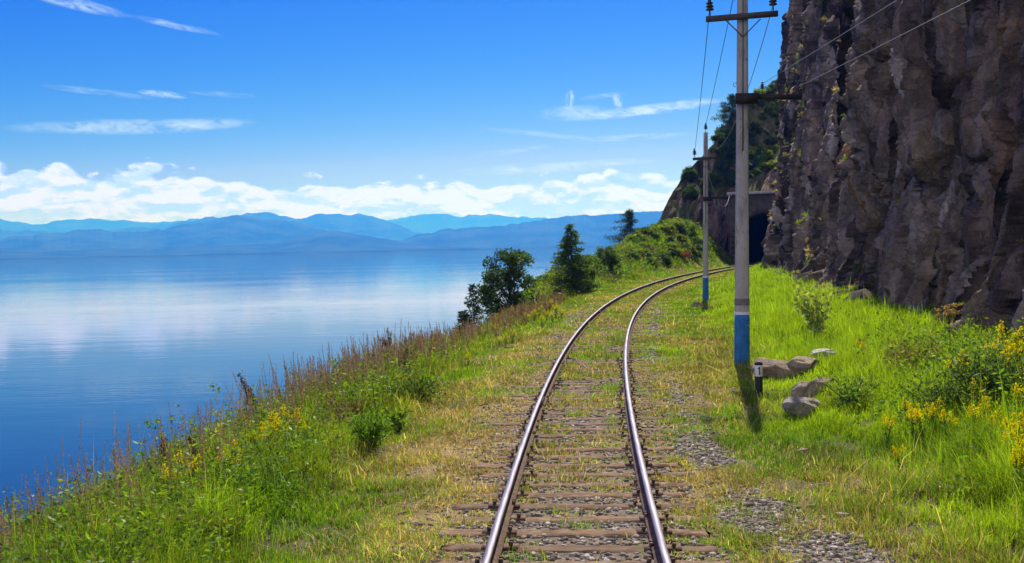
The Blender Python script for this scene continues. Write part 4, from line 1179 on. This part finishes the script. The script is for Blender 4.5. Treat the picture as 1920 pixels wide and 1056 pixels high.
herb('brown_bush', 650, 745, .55, 1.2, 1100, .08, (.17, .11, .07), 'reddish brown withered bush on the lake bank', 'bush', 18, 20, aspect=.2)
x, y, z = at(712, 838)
root = empty('bare_stick', (x, y, z), 0, 'dark bare stick standing in front of the feathery green bush', 'stick')
mb = MB(); tube(mb, [(.03, 0, -.05), (-.02, 0, .35), (-.07, 0, .75), (-.09, 0, 1.0)], [.014, .012, .008, .005], 6); mb.build('stem', M['tar'], root)
mb = MB(); tube(mb, [(-.04, 0, .5), (.02, .0, .72)], [.006, .003], 5); mb.build('twig', M['tar'], root)
# umbel
x, y, z = at_top(1776, 578, 1.25)
root = empty('umbel_plant', (x, y, z), 0, 'tall fawn umbel flower head standing before the dark rock', 'wildflower'); st = MB(); fl = MB(); r = np.random.default_rng(4)
tube(st, [(.10, 0, 0), (.06, 0, .5), (.03, 0, .95)], [.012, .010, .008], 5, np.array([.22, .18, .09]))
for k in range(16):
    a = r.uniform(0, 6.28); q = r.uniform(.05, .26); tip = np.array([cos(a) * q, sin(a) * q * .8, 1.12 + .14 * r.random() + .3 * cos(a) * q]); tube(st, [(.03, 0, .95), tip], [.006, .004], 4, np.array([.25, .19, .09]))
    n = 26; leaves(fl, tip + r.normal(0, .028, (n, 3)) * [1, 1, .4], .035, .03, r, np.array([.42, .30, .13]) * r.uniform(.6, 1.2, (n, 1)))
st.build('stem', M['dry'], root); fl.build('blossom', M['flower'], root)

# ------------------------------------------------------------------ trees
def clump(lf, c, rad, n, L, r, col, aspect=.5, flat=.75):
    P = unit(r.normal(size=(n, 3))) * (rad * r.random((n, 1)) ** .4) * [1, 1, flat] + c
    leaves(lf, P, L * r.uniform(.6, 1.4, n), L * aspect, r, np.array(col) * r.uniform(.6, 1.35) * r.uniform(.75, 1.25, (n, 1)))
def broadleaf(loc, H, W, label, seed, col, nclump=46, per=70, L=.15, low=.12, name='broadleaf_tree', shape=None, crad=.42, cat='tree'):
    r = np.random.default_rng(seed); root = empty(name, loc, 0, label, cat); tr = MB(); lf = MB()
    tube(tr, [(0, 0, -.5), (.04, 0, H * .25), (-.03, .03, H * .55), (0, 0, H * .9)], np.array([.035, .028, .018, .006]) * H * .55, 8)
    for k in range(nclump):
        f = low + (1 - low) * r.random(); a = r.uniform(0, 6.28)
        env = shape(f) if shape else (1 - ((f - .5) / .58) ** 2) ** .5 if abs(f - .5) < .58 else .05
        q = W / 2 * env * r.random() ** .45; c = np.array([cos(a) * q, sin(a) * q, H * f])
        b0 = np.array([0, 0, H * max(.08, f - .22 - .1 * r.random())]); m = (b0 + c) / 2 + [0, 0, .06 * H * r.random()]
        tube(tr, [b0, m, c], [.012 * H * .5, .008 * H * .5, .003 * H * .5], 5)
        tp = 1 - .55 * f if shape else 1.
        clump(lf, c, crad * r.uniform(.55, 1.25) * W / 3 * tp, int(per * tp), L, r, col)
    tr.build('trunk', M['bark'], root, True); lf.build('crown', M['leaf'], root); return root
def conifer(loc, H, W, label, seed, col, name='spruce_tree', whorls=26, per=7, L=.2, dens=1., top=.02, trunkr=.03, mat='needle'):
    r = np.random.default_rng(seed); root = empty(name, loc, 0, label, 'tree'); tr = MB(); lf = MB()
    tube(tr, [(0, 0, -.5), (.02, 0, H * .5), (0, 0, H)], np.array([trunkr, trunkr * .6, .006]) * H * .6, 7)
    for k in range(whorls):
        f = .06 + .93 * (k / (whorls - 1)) ** .9; bl = W / 2 * ((1 - f) ** .8 + top) * r.uniform(.75, 1.15)
        for j in range(per):
            a = r.uniform(0, 6.28); l = bl * r.uniform(.6, 1.15); zt = H * f - l * .28 + .12 * l
            b0 = np.array([0, 0, H * f]); b1 = np.array([cos(a) * l, sin(a) * l, zt + .05])
            tube(tr, [b0, (b0 + b1) / 2 + [0, 0, -.05 * l], b1], [.010 * H * .4, .006 * H * .4, .003], 4, cap=False)
            n = max(5, int(26 * l * dens)); q = r.random(n)[:, None] ** .7; P = b0 * (1 - q) + b1 * q + r.normal(0, 1, (n, 3)) * [.07, .07, .05] * W * .18
            D = unit(np.array([cos(a), sin(a), -.15])[None] + r.normal(0, .55, (n, 3)))
            leaves(lf, P, L * r.uniform(.6, 1.3, n), L * .30, r, np.array(col) * r.uniform(.6, 1.4, (n, 1)), D, .1)
    tr.build('trunk', M['bark'], root, True); lf.build('crown', M[mat], root); return root
DG = (.035, .070, .026)
def on(px, y, dz=0): x, y, z = at_y(px, y); return (x, y, z + dz)
broadleaf(on(957, 55, -1.0), 4.5, 2.9, 'rounded dark green tree leaning over the lake edge', 5, (.060, .115, .038), 105, 110, .17, .06, crad=.44)
conifer(on(889, 46, -.6), 2.9, 1.7, 'larger dark spruce below the rounded tree at the water side', 6, (.050, .092, .040), L=.2, whorls=24)
conifer(on(868, 45, -.6), 2.0, 1.2, 'smaller dark spruce at the lower lake side end of the tree group', 7, (.050, .090, .040), L=.18, whorls=18)
conifer(on(1072, 69, -.1), 4.6, 3.9, 'tall pointed leafy tree beside the low brown board', 8, (.085, .155, .042), 'pointed_tree', 30, 10, .21, 1.25, .05, mat='leaf')
broadleaf(on(1102, 70, -.1), 2.6, 2.4, 'round leafy bush leaning against the tall pointed tree', 9, (.095, .175, .045), 34, 70, .17, .08, name='leafy_shrub', cat='shrub')
broadleaf(on(1139, 86, -.75), 3.1, 2.3, 'upright dark bush standing alone past the pointed tree', 10, (.085, .155, .045), 60, 80, .19, .06, name='leafy_shrub', cat='shrub')
# the pine on the mound: most boughs reach towards the lake
def pine(loc, H, W, label, seed, col, skew=-.5, n=34, L=.3, name='pine_tree', lo=.15):
    r = np.random.default_rng(seed); root = empty(name, loc, 0, label, 'tree'); tr = MB(); lf = MB()
    tube(tr, [(0, 0, -.6), (.03, 0, H * .4), (-.02, 0, H * .75), (0, 0, H)], np.array([.028, .022, .014, .004]) * H * .6, 7)
    for k in range(n):
        f = lo + (1 - lo) * (k + r.random()) / n; a = r.uniform(0, 6.28); l = W / 2 * (1.02 - f ** 1.7) ** .75 * r.uniform(.45, 1.1)
        dx = cos(a) + skew; b0 = np.array([0, 0, H * f]); b1 = np.array([dx * l, sin(a) * l, H * f + l * r.uniform(-.12, .30)])
        tube(tr, [b0, (b0 + b1) / 2 + [0, 0, .08 * l], b1], [.009 * H * .5, .006 * H * .5, .003 * H * .5], 5)
        for q in np.linspace(.42, 1, 4): clump(lf, b0 * (1 - q) + b1 * q, .26 * W / 3, 40, L, r, col, .16, .45)
    tr.build('trunk', M['bark'], root, True); lf.build('crown', M['needle'], root); return root
pine(on(1182, 114, -1.6), 5.7, 4.8, 'lone dark pine on the grassy mound against the blue mountains', 12, (.055, .092, .052), -.42, 50, .24)

# ------------------------------------------------------------------ shrubs of the mound, the rocky hill and the far bank
def shrub_variant(seed, col, n=26, per=46, L=.20, W=1.5, H=1.1):
    r = np.random.default_rng(seed); st = MB(); lf = MB()
    for k in range(n):
        a = r.uniform(0, 6.28); q = W / 2 * r.random() ** .5; c = np.array([cos(a) * q, sin(a) * q, H * r.uniform(.2, 1) * (1 - .5 * (2 * q / W) ** 2)])
        tube(st, [(c[0] * .2, c[1] * .2, -.1), c * .6, c], [.03, .02, .01], 4, cap=False); clump(lf, c, .26, per, L, r, col, .5, .8)
    return st.mesh('stem', M['bark']), lf.mesh('foliage', M['leaf'])
SHV = {'green': [shrub_variant(300 + k, (.085, .155, .028)) for k in range(3)], 'lime': [shrub_variant(310 + k, (.17, .235, .035)) for k in range(3)],
       'dark': [shrub_variant(320 + k, (.060, .110, .034)) for k in range(3)], 'rust': [shrub_variant(330, (.22, .095, .03), L=.16)]}
def shrub(loc, k, kind, label, group, i, zk=1., nm='shrub'):
    r = np.random.default_rng(700 + i); v = SHV[kind][i % len(SHV[kind])]
    root = empty(nm, loc, r.uniform(0, 6.28), label, 'shrub', group); root.scale = (k, k, k * zk)
    for n_, me in zip(('stem', 'foliage'), v): link(n_, me, root)
rng = np.random.default_rng(77); cnt = 0
for i in range(400):
    if cnt >= 64: break
    s, t = rng.uniform(88, 121), -rng.uniform(4.6, 13)
    x, y, _ = from_track(s, t); x, y = float(x), float(y); q, _d = project([[x, y, gz(x, y) + .5]])
    if q[0, 0] > 1372 or q[0, 0] < 1170: continue
    up = np.clip((s - 86) / 34, 0, 1)
    if rng.random() > .25 + .9 * up: continue
    kind = rng.choice(['green', 'lime', 'lime', 'green', 'dark'])
    shrub((x, y, gz(x, y) - .1), rng.uniform(.55, 1.0) * (.6 + .75 * up), kind, {'green': 'mid green leafy shrub on the mound in front of the tunnel hill', 'lime': 'yellow green leafy shrub on the mound in front of the tunnel hill', 'dark': 'dark green leafy shrub on the mound in front of the tunnel hill'}[kind],
          {'green': 'mid green shrubs on the mound', 'lime': 'yellow green shrubs on the mound', 'dark': 'dark green shrubs on the mound'}[kind], cnt, .8); cnt += 1
x, y, z = at(1277, 482); shrub((x, y, z - .1), 1.25, 'rust', 'reddish orange shrub low on the mound near the track', None, 501, .75)
x, y, z = at(1258, 478); shrub((x, y, z - .1), .9, 'dark', 'dark shrub touching the reddish orange shrub', None, 502, .8)
for i, (px, y, k) in enumerate(((985, 78, .9), (1003, 84, .8), (1020, 76, 1.0), (1040, 82, .85), (1012, 66, .8), (1030, 60, .7), (960, 62, .7), (1052, 92, .9), (1098, 96, .8), (1120, 100, .7), (1155, 88, .55), (1175, 92, .5), (1000, 60, .55))):
    x, y, z = at_y(px, y); shrub((x, y, z - .15), k, ('green', 'dark', 'green', 'lime')[i % 4], 'low bushy shrub on the lake bank behind the rounded tree', 'low shrubs on the lake bank', 600 + i, .6)
# on the hill: where the rock lies back
nv, nu = SP.shape[:2]; cnt = 0
for i in range(2200):
    if cnt >= 120: break
    a, b = rng.integers(int(nv * .30), nv - 3), rng.integers(25, nu - 60)
    p = SP[a, b]; q, _d = project([p]); px, py = q[0]
    if not (1290 < px < 1520): continue
    hl = portal_local(p[None])
    if abs(hl[0][0]) < 7 and hl[2][0] < 9.5: continue
    f = a / nv; pr = .22 + .25 * (px > 1385) * (py < 270) + .6 * (fbm(np.array([px / 26.]), np.array([py / 26.]), 5, 3)[0] > .5) * (px > 1315)
    if rng.random() > pr: continue
    kind = 'dark' if (py > 215 and px < 1400) or rng.random() < .15 else rng.choice(['green', 'lime', 'green'])
    shrub((p[0], p[1], p[2] - .2), rng.uniform(.55, 1.35), kind, {'green': 'mid green shrub rooted in the rocky hill above the tunnel', 'lime': 'yellow green shrub rooted in the rocky hill above the tunnel', 'dark': 'dark green shrub rooted in the rocky hill above the tunnel'}[kind],
          {'green': 'mid green shrubs on the rocky hill', 'lime': 'yellow green shrubs on the rocky hill', 'dark': 'dark green shrubs on the rocky hill'}[kind], 800 + cnt, 1.0); cnt += 1
def spur_at(px, py):
    q, d = project(SP.reshape(-1, 3)); i = np.argmin((q[:, 0] - px) ** 2 + (q[:, 1] - py) ** 2 + 0.002 * d); return SP.reshape(-1, 3)[i]
p = spur_at(1374, 245); pine((p[0], p[1], p[2] - .6), 5.2, 4.6, 'dark larch spreading boughs from the hill crest behind the tall pole', 19, (.040, .078, .038), -.35, 34, .34, 'larch_tree', .25)
for i, (px, py, k) in enumerate(((1362, 262, 1.5), (1358, 290, 1.7), (1372, 300, 1.6), (1350, 320, 1.3), (1375, 275, 1.5), (1362, 335, 1.2), (1320, 350, 1.0), (1400, 260, 1.3), (1410, 300, 1.1))):
    p = spur_at(px, py); shrub((p[0], p[1], p[2] - .3), k, 'dark', 'dark green shrub rooted in the rocky hill above the tunnel', 'dark green shrubs on the rocky hill', 900 + i, 1.2)

# dry tufts and small herbs hanging on the cliff's ledges
def cliff_tufts():
    P, nx, ny, hh = CL; rng = np.random.default_rng(3); mb = MB()
    du = np.gradient(P, axis=1); dv = np.gradient(P, axis=0); N = unit(np.cross(du, dv)); N = np.where((N[..., :1] * nx[None, :, None] + N[..., 1:2] * ny[None, :, None]) < 0, -N, N)
    q, d = project(P.reshape(-1, 3)); q = q.reshape(*P.shape[:2], 2); d = d.reshape(P.shape[:2])
    w = sstep(.30, .62, N[..., 2]) * (hh > 1.0) * (q[..., 0] > 1380) * (q[..., 0] < 1960) * (q[..., 1] > -60) * np.interp(q[..., 0], [1440, 1500, 1570, 1640, 1960], [1, 1, .35, .06, .02])
    w = w * sstep(.48, .60, fbm(q[..., 0] / 34., q[..., 1] / 34., 5, 3)); w = w.ravel() / w.sum()
    idx = rng.choice(len(w), 760, p=w); pts = P.reshape(-1, 3)[idx]; dd = d.ravel()[idx]; nn = N.reshape(-1, 3)[idx]
    for p, y, n in zip(pts, dd, nn):
        m = rng.integers(24, 60); k = np.interp(y, [20, 60, 105], [.14, .28, .45]) * rng.uniform(.5, 1.2)
        B = p + rng.normal(0, k * .22, (m, 3)) * [1, 1, .3] + n * .03
        D = unit(rng.normal(size=(m, 3)) * .6 + n * .5 + [0, 0, .35])
        col = (LIME, PALE, STRAW, np.array([.28, .25, .16]), GREEN)[rng.integers(0, 5)]
        leaves(mb, B, k * rng.uniform(.5, 1.1, m), np.interp(y, [20, 60, 105], [.012, .03, .05]), rng, col * rng.uniform(.6, 1.2, (m, 1)), D, .15)
    tag(mb.build('cliff_ledge_grass', M['leaf']), kind='stuff')
cliff_tufts()
def rubble():
    r = np.random.default_rng(15); n = 420
    s = r.uniform(20, 108, n); t = cliff_t(s) - np.abs(r.normal(0, .55, n)) + .45
    x, y, _ = from_track(s, t); z = ground_z(x, y); big = np.exp(r.normal(-1.75, .5, n))
    sc = np.stack([big * r.uniform(.8, 1.5, n), big * r.uniform(.7, 1.2, n), big * r.uniform(.5, .9, n)], 1); an = r.uniform(0, 6.28, n)
    W = IV1[None] * (1 + .25 * r.normal(size=(n, len(IV1), 1))) * sc[:, None]
    X = W[:, :, 0] * np.cos(an)[:, None] - W[:, :, 1] * np.sin(an)[:, None]; Y = W[:, :, 0] * np.sin(an)[:, None] + W[:, :, 1] * np.cos(an)[:, None]
    V = np.stack([X + x[:, None], Y + y[:, None], W[:, :, 2] + (z + sc[:, 2] * .3)[:, None]], -1).reshape(-1, 3)
    F = (IF1[None] + (np.arange(n) * len(IV1))[:, None, None]).reshape(-1, 3)
    tag(MB().add(V, F, np.repeat(np.array([.21, .175, .145]) * r.uniform(.5, 1.3, (n, 1)), len(IV1), 0)).build('rubble', M['boulder']), kind='stuff')
rubble()
# ------------------------------------------------------------------ sky, sun, camera
SUN_EL, SUN_AZ = radians(47.), radians(11.5)          # azimuth: clockwise from the view's forward (+Y) towards +X
def px_az(px, py):
    d = pix_dir(px, py); return math.atan2(d[0], d[1]), math.atan2(d[2], math.hypot(d[0], d[1]))

world = bpy.data.worlds.new('World'); SC.world = world; world.use_nodes = True
nt = world.node_tree; nt.nodes.clear(); g = G(nt)
sky = g.node('ShaderNodeTexSky', sky_type='NISHITA'); sky.sun_disc = False
sky.sun_elevation = SUN_EL; sky.sun_rotation = SUN_AZ; sky.altitude = 500; sky.air_density = 1.0; sky.dust_density = SKY_DUST; sky.ozone_density = SKY_OZ
# the polarised, deep blue of a clear dry summer sky: each band's falloff from the horizon made steeper
sc_ = g.node('ShaderNodeSeparateColor'); g.put(sc_.inputs[0], sky.outputs[0])
def band(sock, ref, val, gam): return g.m('MULTIPLY', g.m('POWER', g.m('DIVIDE', sock, ref / .12), gam), val / .12)
cc_ = g.node('ShaderNodeCombineColor')
gb_ = band(sc_.outputs[1], .666, .138, 2.35); g.put(cc_.inputs[0], g.m('MINIMUM', band(sc_.outputs[0], .434, .027, 3.9), g.m('MULTIPLY', gb_, .70))); g.put(cc_.inputs[1], gb_); g.put(cc_.inputs[2], band(sc_.outputs[2], 1.006, .565, .5))
base = cc_.outputs[0]
tc = g.node('ShaderNodeTexCoord').outputs['Generated']
sp = g.node('ShaderNodeSeparateXYZ'); g.put(sp.inputs[0], tc); X, Y, Z = sp.outputs
az = g.m('ARCTAN2', X, Y)
el = g.m('ARCTAN2', Z, g.m('SQRT', g.m('ADD', g.m('MULTIPLY', X, X), g.m('MULTIPLY', Y, Y))))
# cumulus bank over the mountains
def cum(dz, detail=9):
    p = g.xyz(g.m('MULTIPLY', az, 17.), g.m('MULTIPLY', g.m('ADD', el, dz), 34.), 3.7)
    return g.noise(p, 1.0, detail, .60, .25)
n0 = cum(0.); n1 = cum(.006)
big = g.noise(g.xyz(g.m('MULTIPLY', az, 6.5), 1.3, 0.), 1., 3, .5)
left = g.ss(-.18, -.46, az)
top = g.m('ADD', g.m('ADD', .0595, g.m('MULTIPLY', big, .013)), g.m('MULTIPLY', left, .012))
edge_ = g.m('MULTIPLY', g.m('SUBTRACT', top, el), 34.)
puff = g.node('ShaderNodeTexVoronoi', feature='SMOOTH_F1'); g.put(puff.inputs['Vector'], g.xyz(g.m('ADD', g.m('MULTIPLY', az, 46.), g.m('MULTIPLY', n0, 1.6)), g.m('ADD', g.m('MULTIPLY', el, 70.), g.m('MULTIPLY', n0, 1.6)), 0.)); puff.inputs['Smoothness'].default_value = .4; puff.inputs['Scale'].default_value = 1.
pf = g.m('SUBTRACT', .45, puff.outputs[0])
dens = g.m('ADD', g.m('ADD', edge_, g.m('MULTIPLY', g.m('SUBTRACT', n0, .5), 1.75)), g.m('MULTIPLY', pf, .8))
mask = g.m('MULTIPLY', g.ss(0.0, .20, dens), g.ss(-.02, .004, el))
# lit tops, blue-grey undersides drawn out into level streaks
st = g.noise(g.xyz(g.m('MULTIPLY', az, 9.), g.m('MULTIPLY', el, 62.), 9.1), 1.0, 6, .6, .3)
rel = g.m('SUBTRACT', n0, n1)
sh = g.m('ADD', g.m('MULTIPLY', g.ss(.42, .60, st), g.ss(.03, .6, dens)), g.m('MULTIPLY', g.m('MULTIPLY', rel, -20.), .55), clamp=True)
sh = g.m('ADD', sh, g.m('MULTIPLY', g.ss(.55, .15, puff.outputs[0]), -.25), clamp=True); sh = g.m('MULTIPLY', sh, .95)
ccol = g.mix(sh, CLOUD_LIT, CLOUD_SHADE)
col = g.mix(mask, base, ccol)
# thin gaps of sky low in the bank are left white; high wisps of cirrus
for (px, py, a, b, rot, k, seed) in ((235, 238, 175, 13, -.03, .55, 1), (385, 232, 80, 10, -.02, .5, 2), (305, 177, 40, 6, .10, .75, 3), (185, 173, 85, 6, .09, .3, 4), (420, 177, 60, 5, .05, .25, 5), (145, 8, 75, 10, .17, .6, 6),
                                     (325, 47, 75, 6, .17, .5, 7), (1215, 206, 130, 10, -.09, .85, 8), (1075, 212, 60, 14, -.02, .5, 9), (1068, 188, 9, 18, .2, .6, 10), (1158, 190, 9, 14, -.3, .6, 11), (1020, 252, 110, 5, .12, .3, 12), (1180, 258, 120, 6, -.03, .35, 13), (1010, 316, 150, 10, -.03, .55, 14),
                                     (1150, 304, 80, 6, .0, .4, 15), (960, 283, 70, 6, -.1, .25, 16), (583, 328, 14, 6, .0, .8, 17), (1130, 180, 40, 5, -.1, .3, 18)):
    a0, e0 = px_az(px, py)
    u = g.m('SUBTRACT', az, a0); v = g.m('SUBTRACT', el, e0); c, s = cos(-rot), sin(-rot)
    uu = g.m('ADD', g.m('MULTIPLY', u, c), g.m('MULTIPLY', v, s)); vv = g.m('SUBTRACT', g.m('MULTIPLY', v, c), g.m('MULTIPLY', u, s))
    uu = g.m('MULTIPLY', uu, FPX / a); vv = g.m('MULTIPLY', vv, FPX / b)
    r2 = g.m('ADD', g.m('MULTIPLY', uu, uu), g.m('MULTIPLY', vv, vv))
    fal = g.ss(1.5, 0., r2)
    nz = g.noise(g.xyz(g.m('MULTIPLY', uu, 1.6 * max(1, a / 60)), g.m('MULTIPLY', g.m('ADD', vv, g.m('MULTIPLY', uu, .8)), .9), seed * 3.3), 1.0, 5, .62, .6)
    f = g.m('MULTIPLY', g.m('MULTIPLY', fal, g.ss(.30, .68, nz)), k)
    col = g.mix(f, col, CIRRUS)
# unseen broken cloud added behind the viewer, giving the shaded cliff neutral fill
bn = g.noise(tc, 2.6, 7, .6, .3)
bm = g.m('MULTIPLY', g.m('MULTIPLY', g.ss(-.05, -.45, Y), g.ss(.40, .58, bn)), g.ss(.02, .12, Z))
col = g.mix(g.m('MULTIPLY', bm, .92), col, (8.6, 8.2, 7.7))
bg = g.node('ShaderNodeBackground'); g.put(bg.inputs[0], col); bg.inputs[1].default_value = SKY_STR
wo = g.node('ShaderNodeOutputWorld'); nt.links.new(bg.outputs[0], wo.inputs[0])
world.cycles.sampling_method = 'MANUAL'; world.cycles.sample_map_resolution = 1024

sun = bpy.data.lights.new('sun', 'SUN'); sun.energy = SUN_STR; sun.angle = radians(.55); sun.color = (1., .95, .87)
so = bpy.data.objects.new('sun', sun); COL.objects.link(so)
sd = Vector((sin(SUN_AZ) * cos(SUN_EL), cos(SUN_AZ) * cos(SUN_EL), sin(SUN_EL)))
so.rotation_euler = sd.to_track_quat('Z', 'Y').to_euler(); so.location = (0, 0, 60)

cam = bpy.data.cameras.new('camera'); co = bpy.data.objects.new('camera', cam); COL.objects.link(co)
cam.sensor_fit = 'HORIZONTAL'; cam.sensor_width = 36; cam.lens = 36 * FPX / PW; cam.clip_start = .1; cam.clip_end = 90000
co.matrix_world = Matrix.Translation((0, 0, CAMZ)) @ (Matrix.Rotation(pi / 2 - PIT, 4, 'X') @ Matrix.Rotation(-ROLL, 4, 'Z'))
SC.camera = co

SC.view_settings.view_transform = 'Standard'; SC.view_settings.look = 'None'; SC.view_settings.exposure = EXPO; SC.view_settings.gamma = 1
SC.render.engine = 'CYCLES'
cy = SC.cycles; cy.max_bounces = 7; cy.diffuse_bounces = 3; cy.glossy_bounces = 3; cy.transmission_bounces = 4; cy.volume_bounces = 0; cy.transparent_max_bounces = 4
cy.use_denoising = True; cy.caustics_reflective = False; cy.caustics_refractive = False
cy.volume_step_rate = 1.; cy.sample_clamp_indirect = 6.
print('built in', round(time.time() - T0, 1), 's')
